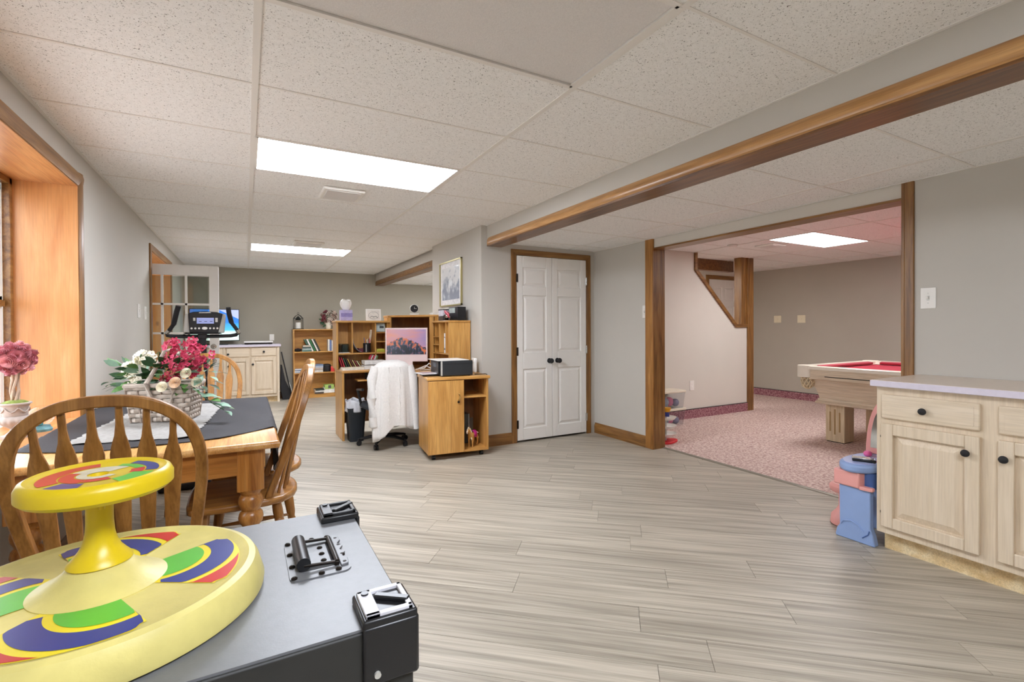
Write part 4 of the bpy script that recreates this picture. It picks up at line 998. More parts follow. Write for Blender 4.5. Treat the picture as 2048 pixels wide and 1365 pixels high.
B().box(-.22, .22, -.14, .14, .03, .055).ob('cover', m_wplas, pl, bev=.004); B().box(-.21, .21, -.135, .14, .006, .03).ob('body', m_dark, pl)
B().box(-.2, -.15, -.1, -.05, 0, .006).box(.15, .2, -.1, -.05, 0, .006).box(-.2, -.15, .05, .1, 0, .006).box(.15, .2, .05, .1, 0, .006).ob('feet', m_black, pl, kind='stuff')
tv = thing('television', 'flat television with a blue and white picture behind the bike handlebar', 'television', (-.45, 9.44, .995), R(12))
B().box(-.36, .36, -.012, .03, .06, .60).ob('case', m_black, tv, bev=.004); B().box(-.18, .18, -.08, .09, 0, .012).ob('foot', m_black, tv, bev=.004); B().box(-.04, .04, -.005, .02, .01, .08).ob('neck', m_black, tv)
def tv_mat():
    m, nt, N, L, p = newmat('tv_picture'); tc = N.new('ShaderNodeTexCoord'); sp = N.new('ShaderNodeSeparateXYZ'); L.new(tc.outputs['Object'], sp.inputs[0])
    r = N.new('ShaderNodeValToRGB'); e = r.color_ramp.elements; e[0].position = .0; e[0].color = lin('#e8fbf2'); e[1].position = 1; e[1].color = lin('#1272d8')
    for q, c in ((.28, '#d8f6f0'), (.34, '#4fc4ea'), (.55, '#2ea0ea'), (.58, '#1a80de')): x = e.new(q); x.color = lin(c)
    mr = N.new('ShaderNodeMapRange'); mr.inputs[1].default_value = .07; mr.inputs[2].default_value = .59; L.new(sp.outputs[2], mr.inputs[0]); L.new(mr.outputs[0], r.inputs[0])
    n = N.new('ShaderNodeTexNoise'); n.inputs['Scale'].default_value = 5; L.new(tc.outputs['Object'], n.inputs[0])
    mt = N.new('ShaderNodeMath'); mt.operation = 'GREATER_THAN'; mt.inputs[1].default_value = .36; ad = N.new('ShaderNodeMath'); ad.operation = 'MULTIPLY_ADD'; ad.inputs[1].default_value = 1.0
    L.new(sp.outputs[0], ad.inputs[0]); L.new(mr.outputs[0], ad.inputs[2])
    s2 = N.new('ShaderNodeMath'); s2.operation = 'GREATER_THAN'; s2.inputs[1].default_value = 1.05; L.new(ad.outputs[0], s2.inputs[0])
    mx = N.new('ShaderNodeMix'); mx.data_type = 'RGBA'; L.new(s2.outputs[0], mx.inputs[0]); L.new(r.outputs[0], mx.inputs[6]); mx.inputs[7].default_value = lin('#b9c4f2')
    L.new(mx.outputs[2], p.inputs['Emission Color']); p.inputs['Emission Strength'].default_value = .6; p.inputs['Base Color'].default_value = (.02, .02, .02, 1)
    return m
B().box(-.35, .35, -.0135, -.012, .075, .59).ob('screen', tv_mat(), tv)
cs = thing('instrument_case', 'black bag and folded stand leaning between back cabinet and bookcase', 'bag', (.63, 9.50, 0))
B().prism([(-.07, 0), (.09, 0), (.08, .10), (-.02, .34), (-.075, .62), (-.09, .62), (-.10, .2)], -.06, .06, 'y').ob('bag', m_blackm, cs, bev=.015)
B().tube([(.085, -.075, .02), (.02, -.06, .35), (-.08, -.03, .85)], .011, 8).ob('stand_tube', m_black, cs); B().tube([(.11, -.09, .02), (.04, -.075, .3)], .008, 8).ob('stand_leg', m_chrome, cs)

# ================================================================== BOOKCASE
bs = thing('bookcase', 'low honey oak bookcase against the olive back wall', 'bookcase', (0, 0, 0))
bx0, bx1, by0, by1 = .74, 1.46, 9.42, 9.705
for x in (bx0, bx1-.018): B().box(x, x+.018, by0, by1, 0, 1.232).ob('side_panel', m_dkz, bs)
B().box(bx0-.004, bx1+.004, by0-.006, by1, 1.232, 1.25).ob('top', m_dkx, bs, bev=.002)
for z in (.845, .462, .07): B().box(bx0+.018, bx1-.018, by0+.01, by1-.01, z-.018, z).ob('shelf', m_dkx, bs)
B().box(bx0+.018, bx1-.018, by0+.012, by0+.026, 0, .052).ob('plinth', m_dkx, bs); B().box(bx0+.01, bx1-.01, by1-.012, by1-.004, .05, 1.235).ob('back_panel', m_dkx, bs)
PAL = {}
def pm(h):
    if h not in PAL: PAL[h] = M_('cover_'+h.strip('#'), h, .5, var=.12, scale=30)
    return PAL[h]
def book(loc, d, col, label, grp, rz=0, ry=0, cat='book', name='book'):
    # d: thickness (x), depth (y), height (z); spine faces -Y, origin at the base centre
    t = thing(name, label, cat, loc, rz, grp); t.rotation_euler = (0, ry, rz)
    x, y, z = d[0]/2, d[1], d[2]
    c = B().box(-x, -x+.002, 0, y, 0, z).box(x-.002, x, 0, y, 0, z).box(-x, x, -.001, .002, 0, z).ob('cover', pm(col), t)
    B().box(-x+.002, x-.002, .002, y-.004, .003, z-.003).ob('pages', pm('#e8e2d4'), t)
    return t
def flatbook(loc, d, col, label, grp, rz=0):
    t = thing('book', label, 'book', loc, rz, grp); x, y, z = d[0]/2, d[1]/2, d[2]
    B().box(-x, x, -y, y, 0, .002).box(-x, x, -y, y, z-.002, z).box(-x, x, -y-.001, -y+.002, 0, z).ob('cover', pm(col), t)
    B().box(-x+.003, x-.003, -y+.002, y-.003, .002, z-.002).ob('pages', pm('#e8e2d4'), t); return t
zz = .845
for k, (x, c, th) in enumerate(((1.06, '#3f5d4a', .03), (1.10, '#e9e6dd', .026), (1.14, '#2f6b3e', .03), (1.185, '#d8d2c6', .026), (1.22, '#3a3a33', .026))):
    book((x-.03, 9.47, zz+.002), (th, .15, .24), c, ['dark green', 'white', 'bright green', 'pale grey', 'charcoal'][k]+' book leaning on the upper bookcase shelf', 'leaning books on the upper shelf', ry=R(-24))
for k, (x, c) in enumerate(((1.345, '#e5e1d8'), (1.375, '#6a7fb0'), (1.407, '#dedad0'))): book((x, 9.47, zz), (.026, .15, .215-.01*k), c, ['upright off-white book left of the blue one', 'upright blue book', 'upright off-white book at the right end'][k]+' on the upper bookcase shelf', 'upright books on the upper shelf')
for k, (c, z) in enumerate((('#54756b', 0), ('#a9b6b0', .03), ('#3f4f4a', .055), ('#c3b7a3', .085))): flatbook((.965, 9.53, zz+z), (.16-.01*k, .2, .028), c, ['teal', 'pale', 'dark green', 'tan'][k]+' book lying in the upper shelf stack', 'stack on the upper shelf')
t = thing('glasses_case', 'dark rumpled glasses pouch on the upper bookcase shelf', 'pouch', (.82, 9.52, zz)); B().ball((0, 0, .028), (.07, .05, .03), 14, 8).ob('pouch', m_blackm, t); B().tube([(-.05, -.05, .05), (0, -.055, .062), (.06, -.045, .045)], .004, 6).ob('frame', pm('#6b3a3a'), t)
zz = .462
for k, (c, z) in enumerate((('#8f97a8', 0), ('#e7e6e4', .018), ('#46506a', .036), ('#d9dde0', .052))): flatbook((.845, 9.53, zz+z), (.19, .2, .016), c, ['grey', 'white', 'navy', 'pale blue'][k]+' magazine lying at the left of the middle shelf', 'magazines on the middle shelf', rz=.04*k)
for k, (c, z) in enumerate((('#cfc9bf', 0), ('#b9a99a', .045), ('#aab4c2', .085), ('#70839b', .115))): flatbook((1.12, 9.53, zz+z), (.23, .2, .04 if k < 2 else .028), c, ['cream', 'tan', 'pale blue', 'slate'][k]+' book in the tall middle shelf stack', 'stack on the middle shelf', rz=.03*k)
t = thing('handbag', 'black round bag on the middle bookcase shelf', 'bag', (1.31, 9.54, zz)); B().lathe([(.0, 0), (.07, 0), (.082, .02), (.082, .10), (.07, .13), (.04, .14), (0, .142)], n=22).ob('body', m_blackm, t); B().lathe([(.084, .09), (.085, .095), (.084, .10)], n=22).ob('zip', m_dark, t)
t = thing('gift_box', 'small red box on the middle bookcase shelf', 'box', (1.405, 9.46, zz)); B().box(-.03, .03, -.02, .06, 0, .095).ob('body', pm('#d23a34'), t, bev=.002); B().box(-.031, .031, -.021, .061, .08, .097).ob('lid', pm('#e06a5a'), t)
zz = .07
for k, (c, z) in enumerate((('#4a4038', 0), ('#d9d5cc', .03), ('#2f3a33', .055))): flatbook((1.17, 9.52, zz+z), (.15, .2, .028), c, ['brown', 'white', 'dark green'][k]+' book lying on the bottom shelf', 'stack on the bottom shelf', rz=.05*k)
t = thing('storage_box', 'white box with a green patterned lid on the bottom bookcase shelf', 'box', (1.345, 9.53, zz)); B().box(-.095, .095, -.08, .1, 0, .10).ob('body', pm('#ece9e2'), t, bev=.003); B().box(-.08, .085, -.085, -.08, .07, .15).box(-.08, .085, -.08, .09, .10, .15).ob('lid', pm('#a9c86a'), t, bev=.003); B().box(-.02, .03, -.088, -.085, .085, .14).ob('print', pm('#56544f'), t)
# lantern
m_iron = M_('lantern_iron', '#2e302d', .5, metal=.5)
ln = thing('lantern', 'small black metal lantern with a white candle on the bookcase', 'lantern', (.835, 9.56, 1.25))
B().box(-.085, .085, -.085, .085, 0, .012).ob('base', m_iron, ln, bev=.003)
for x in (-.075, .075):
    for y in (-.075, .075): B().tube([(x, y, .01), (x, y, .20), (x*.5, y*.5, .245), (0, 0, .265)], .004, 6).ob('wire', m_iron, ln)
B().tube([(-.075, -.075, .2), (.075, -.075, .2), (.075, .075, .2), (-.075, .075, .2), (-.075, -.075, .2)], .004, 6).ob('hoop', m_iron, ln)
B().lathe([(.05, .165), (.055, .17), (.03, .20), (.025, .22), (.01, .235), (0, .237)], n=16).ob('cap', m_iron, ln)
B().tube([(.016*math.cos(a/8*2*math.pi), 0, .285+.02*math.sin(a/8*2*math.pi)) for a in range(9)], .003, 6).ob('ring', m_iron, ln)
B().lathe([(.042, .012), (.042, .115), (.038, .122), (0, .12)], n=20).ob('candle', M_('candle_wax', '#f2f0e6', .5, var=.02), ln); B().cyl((0, 0, .128), .002, .016, 'z', 6).ob('wick', m_blackm, ln)
# bouquet
bq = thing('dried_bouquet', 'loose bouquet of burgundy and cream dried flowers on the bookcase', 'flowers', (1.35, 9.57, 1.25))
B().lathe([(.035, 0), (.045, .01), (.055, .06), (.045, .11), (.05, .12)], n=20).ob('vase', m_petw, bq)
m_burg = M_('petal_burgundy', '#6f2834', .7, var=.3, scale=40); m_dust = M_('petal_dusty', '#cdb9ab', .7, var=.2, scale=40); m_brn = M_('petal_brown', '#6a4a3c', .7, var=.3, scale=40)
bqm = [proto('blossom', petal_mesh(5, .028, .4, .024), m) for m in (m_burg, m_dust, m_brn)]
rnd = random.Random(5)
for i in range(78):
    q = Vector([rnd.uniform(-1, 1) for _ in range(3)]); q = q.normalized()*rnd.uniform(.6, 1)
    o = link('blossom', bqm[(0 if q.x < -.35 else rnd.choice((1, 1, 2))) if rnd.random() < .8 else rnd.choice((0, 1, 2))], bq)
    o.location = (q.x*.155+.01+q.z*.03, q.y*.09, .215+q.z*.16); o.rotation_euler = Vector((0, 0, 1)).rotation_difference(Vector((q.x, q.y-.5, q.z))).to_euler()
for i in range(18):
    q = Vector([rnd.uniform(-1, 1) for _ in range(3)]).normalized(); o = link('leaf', lf[2], bq); o.location = (q.x*.1, q.y*.06, .16+q.z*.1); o.rotation_euler = Vector((1, 0, 0)).rotation_difference(Vector((q.x, q.y-.3, q.z))).to_euler()
# ================================================================== COMPUTER DESK WITH HUTCH
dk = thing('computer_desk', 'honey oak corner computer desk with a hutch', 'desk', (0, 0, 0))
B().prism([(.925, 5.585), (1.37, 5.585), (1.64, 5.30), (1.64, 4.88), (2.152, 4.88), (2.152, 6.06), (.925, 6.06)], .755, .785).ob('desktop', m_dkx, dk, bev=.008, seg=3)
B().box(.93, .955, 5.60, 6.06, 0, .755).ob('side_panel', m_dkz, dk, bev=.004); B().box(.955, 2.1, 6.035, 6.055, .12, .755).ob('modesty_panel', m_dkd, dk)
B().box(1.66, 2.14, 4.89, 4.91, 0, .755).ob('side_panel', m_dkz, dk)
B().box(1.10, 1.52, 5.60, 5.80, .655, .672).ob('keyboard_tray', m_dky, dk, bev=.004); B().box(1.20, 1.22, 5.66, 5.70, .672, .755).ob('tray_bracket', m_dark, dk)
# left hutch
B().box(.905, .927, 5.80, 6.06, .785, 1.325).ob('hutch_side', m_dkz, dk, bev=.004); B().box(1.49, 1.508, 5.82, 6.06, .785, 1.325).ob('hutch_side', m_dkz, dk)
B().box(.895, 1.515, 5.785, 6.062, 1.322, 1.346).ob('hutch_top', m_dkx, dk, bev=.006)
B().box(.927, 1.49, 5.815, 6.05, .953, .970).ob('hutch_shelf', m_dkx, dk, bev=.003)
B().box(1.077, 1.092, 5.815, 6.05, .970, 1.322).ob('hutch_divider', m_dkz, dk); B().box(1.345, 1.360, 5.815, 6.05, .785, 1.322).ob('hutch_divider', m_dkz, dk)
for z in (1.09, 1.20): B().box(1.36, 1.49, 5.825, 6.05, z, z+.012).ob('hutch_shelf', m_dkx, dk)
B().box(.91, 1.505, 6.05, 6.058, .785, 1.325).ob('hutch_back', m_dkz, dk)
# corner section
cp = [(1.505, 5.835), (1.915, 5.365), (2.152, 5.365), (2.152, 6.06), (1.505, 6.06)]
B().prism(cp, 1.388, 1.412).ob('corner_top', m_dkx, dk, bev=.004)
B().cbox((1.525, 5.845, 1.087), (.055, .022, .603), rz=R(-48.9)).ob('corner_stile', m_dkz, dk, bev=.003); B().cbox((1.908, 5.405, 1.087), (.055, .022, .603), rz=R(-48.9)).ob('corner_stile', m_dkz, dk, bev=.003)
B().box(1.51, 1.524, 5.85, 6.05, .785, 1.388).ob('corner_side', m_dkz, dk); B().box(1.93, 2.15, 5.36, 5.374, .785, 1.388).ob('corner_side', m_dkz, dk)
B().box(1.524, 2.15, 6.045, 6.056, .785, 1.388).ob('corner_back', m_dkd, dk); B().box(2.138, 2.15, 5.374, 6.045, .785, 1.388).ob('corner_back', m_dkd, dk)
# right hutch
B().box(1.90, 2.152, 4.842, 4.86, .785, 1.315).ob('hutch_side', m_dkz, dk, bev=.003); B().box(1.89, 2.152, 4.835, 5.36, 1.315, 1.337).ob('hutch_top', m_dky, dk, bev=.005)
for y in (4.955, 5.155): B().box(1.905, 2.14, y-.007, y+.007, .98, 1.315).ob('hutch_divider', m_dkz, dk)
for z in (.965, 1.06, 1.15): B().box(1.905, 2.14, 5.162 if z > 1 else 4.86, 5.358, z, z+.012).ob('hutch_shelf', m_dky, dk)
B().box(2.138, 2.15, 4.86, 5.36, .785, 1.315).ob('hutch_back', m_dkz, dk)
# ---- things on the hutch
t = thing('tissue_box', 'lilac tissue box with a white tissue on the left hutch top', 'tissue box', (1.034, 5.93, 1.346)); B().box(-.064, .064, -.064, .064, 0, .127).ob('box', pm('#b9aed6'), t, bev=.003)
B().box(-.0645, .0645, -.0655, -.064, .045, .09).ob('band', pm('#8f84bd'), t)
def tis(u, v):
    a = u*2*math.pi; r = .014+.060*v**.7*(1+.10*math.sin(3*a)+.10*math.sin(5*a+1))*(1-.55*v**3); return (r*math.cos(a)*1.2, r*math.sin(a)*.6, .12+.125*v+.01*math.sin(2*a)*v)
B().grid(tis, 30, 8, close_u=True).ob('tissue', m_wplas, t, solid=.001, ang=80)
t = thing('framed_print', 'square white framed line print propped on the left hutch top', 'picture', (1.356, 5.93, 1.346)); t.rotation_euler = (R(-8), 0, 0)
B().box(-.09, .09, -.012, .006, 0, .145).ob('frame', m_wplas, t, bev=.004); B().box(-.072, .072, -.014, -.012, .016, .128).ob('mat', pm('#e4dfd6'), t)
b = B(); 
for k in range(22):
    a = math.pi*2*k/22; a2 = math.pi*2*(k+1)/22; b.tube([(.06*math.cos(a), -.0145, .065+.045*math.sin(a)), (.06*math.cos(a2), -.0145, .065+.045*math.sin(a2))], .0018, 4)
b.ob('oval_line', pm('#6e6a66'), t, kind='stuff'); B().tube([(-.04, -.0145, .04), (-.02, -.0145, .06), (0, -.0145, .045), (.025, -.0145, .055), (.045, -.0145, .038)], .003, 5).ob('sketch', pm('#4b4a4c'), t)
t = thing('desk_clock', 'round silver desk clock on the corner hutch top', 'clock', (1.83, 5.82, 1.412), R(-20))
B().box(-.055, .055, -.03, .03, 0, .03).ob('base', m_silver, t, bev=.006); Mk = Matrix.Translation((0, .02, .085)) @ Matrix.Rotation(math.pi/2, 4, 'X')
B().lathe([(.054, 0), (.056, .01), (.056, .035), (.050, .042), (.046, .042)], n=30, M=Mk).ob('bezel', m_silver, t); B().lathe([(.0465, .0425), (.0465, .0432), (0, .0432)], n=30, M=Mk).ob('dial', m_blackm, t)
B().cbox((.0, -.0242, .096), (.003, .002, .024)).ob('hour_hand', m_wplas, t); B().cbox((.014, -.0242, .085), (.03, .002, .003)).ob('minute_hand', m_wplas, t)
t = thing('paper_stack', 'short stack of white papers on the corner hutch top', 'papers', (2.05, 5.58, 1.412), R(-10)); B().box(-.09, .09, -.12, .12, 0, .026).ob('sheets', pm('#eeece6'), t, bev=.002); B().cbox((0, 0, .0275), (.17, .23, .002), rz=.06).ob('top_sheet', m_wplas, t)
t = thing('photo_box', 'white over black box on the right hutch top', 'box', (2.01, 5.22, 1.337)); B().box(-.06, .06, -.075, .075, 0, .055).ob('lower_box', m_black, t, bev=.003); B().box(-.058, .058, -.073, .073, .055, .125).ob('upper_box', pm('#d9d4de'), t, bev=.003); B().box(-.062, .062, -.077, .077, .122, .132).ob('lid', m_blackm, t)
for k in range(4): B().box(-.061, -.06, -.06+.035*k, -.04+.035*k, .008, .048).ob('slot', pm('#5a4a44'), t)
t = thing('media_rack', 'black slotted organizer standing on the right hutch top', 'organizer', (2.06, 5.0, 1.337)); B().box(-.05, .05, -.13, .125, 0, .15).ob('body', m_black, t, bev=.003)
for k in range(7): B().box(-.052, -.05, .09-.025*k, .104-.025*k, .085, .14).ob('case_spine', pm('#cfdcd6'), t)
t = thing('toy_motorcycle', 'red toy motorcycle on the right hutch top in front of the black organizer', 'toy', (1.95, 5.01, 1.337), R(90))
for x in (-.075, .08): B().lathe([(.014, -.008), (.03, -.009), (.034, -.004), (.034, .004), (.03, .009), (.014, .008)], n=20, M=Matrix.Translation((x, 0, .034)) @ Matrix.Rotation(math.pi/2, 4, 'X')).ob('wheel', m_black, t)
B().tube([(-.095, 0, .03), (-.05, 0, .05), (0, 0, .075), (.06, 0, .10), (.10, 0, .112)], [.014, .022, .022, .018, .005], 8, flat=(.6, 1)).ob('body', pm('#c21f3a'), t)
B().box(-.02, .05, -.012, .012, .03, .06).ob('engine', m_chrome, t, bev=.004)
# ---- things in the left hutch
t = thing('clear_box', 'smoky clear plastic box in the left hutch cell', 'box', (1.0, 5.92, .97)); B().box(-.055, .055, -.05, .06, .004, .105).ob('shell', glass('smoke_plastic', (.45, .47, .45, 1), .1), t, bev=.003); B().box(-.062, .062, -.06, .065, 0, .005).ob('base', m_wplas, t); B().box(-.01, .045, -.03, .04, .006, .095).ob('contents', pm('#55605a'), t)
t = thing('magazine', 'curled grey magazine standing in the middle hutch cell', 'magazine', (1.12, 5.86, .97))
B().grid(lambda u, v: (-.024+.10*(u**2.2), .01+.16*v, .005+.19*(1-u)**1.4), 14, 3).ob('pages', pm('#5f6168'), t, solid=.004, ang=80); B().grid(lambda u, v: (-.020+.10*(u**2.2), .005+.16*v, .010+.19*(1-u)**1.4), 14, 3).ob('cover', pm('#c9c6c8'), t, solid=.002, ang=80)
t = book((1.215, 5.90, .97), (.08, .12, .05), '#5c1a2c', 'burgundy book lying in the middle hutch cell', None); 
t = thing('pencil_cup', 'black cup of pens and pencils in the middle hutch cell', 'pencil cup', (1.27, 5.90, .97)); B().lathe([(.045, 0), (.048, .11), (.044, .11), (.042, .01), (0, .01)], n=20).ob('cup', m_black, t); B().cbox((-.02, -.046, .05), (.008, .003, .09)).ob('highlight_strip', m_silver, t)
for k, c in enumerate(('#c6432f', '#e6d7b8', '#3e6fb0', '#d78a3c', '#2a2a2e', '#d94f6a', '#e8e4da')): B().tube([(.02*math.cos(k), .02*math.sin(k), .02), (.036*math.cos(k*1.3), .03*math.sin(k*1.3), .15+.012*(k % 3))], .0035, 6).ob('pen', pm(c), t)
t = thing('ruler', 'pale wooden ruler leaning in the middle hutch cell', 'ruler', (1.305, 5.95, .97)); B().cbox((.008, 0, .135), (.022, .004, .27), ry=R(7)).ob('blade', pm('#e3d6bb'), t); B().cbox((.008, -.0025, .135), (.003, .001, .26), ry=R(7)).ob('scale', pm('#8f8371'), t)
t = thing('photo_card', 'grey printed card in the upper right hutch cell', 'card', (1.42, 5.86, 1.212)); B().cbox((0, 0, .055), (.105, .006, .10), rx=R(-6)).ob('card', pm('#b7c4c0'), t); B().cbox((.015, -.004, .06), (.05, .002, .03), rx=R(-6)).ob('print', pm('#3d4444'), t)
flatbook((1.42, 5.92, .97), (.10, .14, .022), '#b7b23a', 'olive notepad in the lower right hutch cell', 'notepads in the hutch'); flatbook((1.42, 5.92, .992), (.09, .13, .016), '#d6d25a', 'yellow notepad in the lower right hutch cell', 'notepads in the hutch')
# row of small leaning books
for k, c in enumerate(('#b8283c', '#c43a44', '#3a5a3c', '#2f2f2c', '#b39a52', '#6b3b2c', '#c9b27a', '#8b3a34', '#d6c79a', '#9c7a3c')):
    book((.985+k*.026, 5.90, .8105 if k > 9 else .80), (.012, .11, .13-.006*k), c, ['crimson', 'red', 'dark green', 'black', 'mustard', 'brown', 'sand', 'rust', 'straw', 'ochre'][k]+' thin book leaning under the left hutch shelf', 'thin books under the hutch shelf', ry=R(-16-k*2))
t = thing('paper_stack', 'fanned cream and white papers at the left desk edge', 'papers', (1.09, 5.70, .785)); B().cbox((.0, .02, .006), (.30, .16, .012), rz=.05).ob('sheets', pm('#efeae0'), t, bev=.001); B().cbox((-.02, .02, .020), (.26, .14, .014), rz=-.06).ob('open_book', pm('#e9dfcb'), t, bev=.003)
t = thing('file_tray', 'white stacked paper tray on the desk beside the monitor', 'tray', (1.30, 5.72, .785)); B().box(-.12, .12, -.09, .09, 0, .045).ob('lower_tray', pm('#dcd8d2'), t, bev=.003); B().box(-.115, .12, -.085, .09, .055, .10).ob('upper_tray', pm('#e6e3de'), t, bev=.003); B().box(-.12, .12, -.092, -.088, .046, .054).ob('gap_strip', pm('#9a938c'), t)
for k, c in enumerate(('#c73a4e', '#d9d4cc', '#d23d52', '#cfd0d0', '#5f7f4a')): book((1.275+k*.02, 5.80, .888), (.010, .06, .06-.003*k), c, ['crimson', 'white', 'scarlet', 'silver', 'green'][k]+' booklet leaning on the paper tray', 'booklets on the paper tray', ry=R(24))
# ---- binders in the right hutch
for k, (y, c, h_) in enumerate(((5.055, '#e9e8e6', .22), (5.025, '#d8dde2', .215), (4.985, '#f0efec', .19))):
    t = thing('binder', ['white binder with a dark label ring', 'pale grey binder', 'small white folder'][k]+' in the right hutch', 'binder', (1.93, y, .977), R(-90), 'binders in the right hutch')
    B().box(-.013, .013, 0, .19, 0, h_).ob('cover', pm(c), t, bev=.002); B().box(-.008, .008, -.002, 0, h_*.15, h_*.25).ob('mark', pm('#3a3c40'), t); B().cyl((0, -.001, h_*.8), .007, .003, 'y', 12).ob('ring_hole', pm('#50545c'), t)
# ---- monitor
m_pink = M_('pink_aluminium', '#e6cfcb', .4, metal=.1, var=.02)
def mountain():
    m, nt, N, L, p = newmat('desktop_picture'); tc = N.new('ShaderNodeTexCoord'); sp = N.new('ShaderNodeSeparateXYZ'); L.new(tc.outputs['Object'], sp.inputs[0])
    def math_(op, a, b=None, c=None):
        n = N.new('ShaderNodeMath'); n.operation = op
        for i, v in enumerate((a, b, c)):
            if v is None: continue
            if isinstance(v, (int, float)): n.inputs[i].default_value = v
            else: L.new(v, n.inputs[i])
        return n.outputs[0]
    X, Z = sp.outputs[0], sp.outputs[2]
    def nz(sc, det, vx=1, vz=1, off=0):
        mp = N.new('ShaderNodeMapping'); mp.inputs['Scale'].default_value = (vx, 1, vz); mp.inputs['Location'].default_value = (off, 0, 0); L.new(tc.outputs['Object'], mp.inputs[0])
        n = N.new('ShaderNodeTexNoise'); n.inputs['Scale'].default_value = sc; n.inputs['Detail'].default_value = det; L.new(mp.outputs[0], n.inputs[0]); return n.outputs[0]
    # ridge: summit left of centre, shoulders falling to both sides
    peak = math_('SUBTRACT', .272, math_('MULTIPLY', math_('ABSOLUTE', math_('ADD', X, .055)), .48))
    sh = math_('SUBTRACT', .222, math_('MULTIPLY', math_('ABSOLUTE', math_('SUBTRACT', X, .075)), .55))
    ridge = math_('ADD', math_('MAXIMUM', peak, sh), math_('MULTIPLY', math_('SUBTRACT', nz(26, 6, 1, 0), .5), .075))
    hgt = math_('SUBTRACT', math_('SUBTRACT', Z, .10), ridge)
    mask = math_('LESS_THAN', hgt, 0.0)
    sky = N.new('ShaderNodeValToRGB'); e = sky.color_ramp.elements; e[0].position = .2; e[0].color = lin('#f09a86'); e[1].position = .8; e[1].color = lin('#8f8fc4'); x = e.new(.5); x.color = lin('#c79ac0')
    L.new(math_('ADD', math_('MULTIPLY', nz(7, 4, .5, 2.5), .8), math_('MULTIPLY', X, .9)), sky.inputs[0])
    rock = N.new('ShaderNodeValToRGB'); e = rock.color_ramp.elements; e[0].position = .47; e[0].color = lin('#151b2b'); e[1].position = .66; e[1].color = lin('#ee7a42'); x = e.new(.56); x.color = lin('#3d4f70')
    L.new(math_('ADD', nz(24, 6, 1.5, .9, 3), math_('MULTIPLY', math_('ADD', hgt, .09), 1.0)), rock.inputs[0])
    mx = N.new('ShaderNodeMix'); mx.data_type = 'RGBA'; L.new(mask, mx.inputs[0]); L.new(sky.outputs[0], mx.inputs[6]); L.new(rock.outputs[0], mx.inputs[7])
    L.new(mx.outputs[2], p.inputs['Emission Color']); p.inputs['Emission Strength'].default_value = .33; p.inputs['Base Color'].default_value = (.02, .02, .02, 1); p.inputs['Roughness'].default_value = .2
    return m
mo = thing('computer_monitor', 'pink framed desktop computer showing orange mountains', 'computer', (1.615, 5.44, .785), R(-28.9))
B().box(-.242, .242, -.006, .006, .088, .475).ob('case', m_pink, mo, bev=.003); B().box(-.226, .226, -.0075, -.006, .168, .458).ob('screen', mountain(), mo)
B().prism([(-.01, 0), (.012, 0), (.012, .20), (.0, .20)], -.07, .07, 'x').ob('stand', m_pink, mo); B().box(-.08, .08, -.09, .06, 0, .006).ob('foot', m_pink, mo, bev=.002)
t = thing('keyboard', 'slim white keyboard on the desk under the monitor', 'keyboard', (1.49, 5.40, .785), R(-28.9)); B().box(-.15, .15, -.055, .055, 0, .008).ob('body', m_silver, t, bev=.003)
for r_ in range(4):
    for c_ in range(12): B().box(-.14+c_*.0235, -.12+c_*.0235, .028-r_*.022, .046-r_*.022, .008, .011).ob('key', m_wplas, t)
for k, pts in enumerate(([(1.72, 5.35, .79), (1.78, 5.25, .83), (1.82, 5.15, .80), (1.88, 5.05, .80)], [(1.68, 5.30, .79), (1.74, 5.18, .81), (1.80, 5.20, .86), (1.86, 5.22, .82)], [(1.70, 5.2, .79), (1.76, 5.12, .795), (1.84, 5.08, .79)])):
    B().tube(pts, .006, 6).ob('cable', m_wplas if k < 2 else m_silver, None, label=['upper white cable loop behind the monitor', 'tangled white cable beside the monitor', 'grey cable lying on the desk by the printer'][k], cat='cable')
# ================================================================== PRINTER CART
ct = thing('printer_cart', 'honey oak rolling cart with a cupboard and open shelves', 'cart', (1.492, 4.345, 0), R(-6.5))
cw_, cd_ = .60, .44
B().box(-.012, cw_+.016, -.022, cd_, .757, .787).ob('top', m_dkx, ct, bev=.008, seg=3); B().box(0, .018, 0, cd_, .055, .757).ob('side_panel', m_dkz, ct); B().box(cw_-.018, cw_, 0, cd_, .055, .757).ob('side_panel', m_dkz, ct)
B().box(.018, cw_-.018, 0, cd_, .055, .075).ob('floor_panel', m_dkx, ct); B().box(.018, cw_-.018, cd_-.014, cd_-.004, .3, .757).ob('back_panel', m_dkd, ct); B().box(.338, .354, .004, cd_-.01, .075, .757).ob('divider', m_dkz, ct)
B().box(.354, cw_-.018, .012, cd_-.02, .575, .592).ob('shelf', m_dkx, ct)
dr = B().box(.004, .346, -.018, -.001, .06, .752).ob('door', m_dkz, ct, bev=.002)
B().tube([(.292, -.02, .625), (.296, -.045, .62), (.298, -.048, .595), (.292, -.04, .572), (.29, -.02, .565)], .006, 8).ob('handle', M_('brass', '#d9bd7e', .3, metal=.8), dr); B().cyl((.290, -.024, .545), .010, .012, 'y', 14).ob('lock', m_dark, dr)
B().box(.216, .218, -.0188, -.0175, .07, .745).ob('panel_seam', m_dkd, dr)
for x in (.06, cw_-.06):
    for y in (.05, cd_-.05): B().cyl((x, y, .022), .022, .03, 'x', 16).box(x-.012, x+.012, y-.012, y+.012, .03, .056).ob('caster', m_black, ct)
def cl(x, y, z): 
    v = Matrix.Rotation(R(-6.5), 3, 'Z') @ Vector((x, y, 0)); return (1.492+v.x, 4.345+v.y, z)
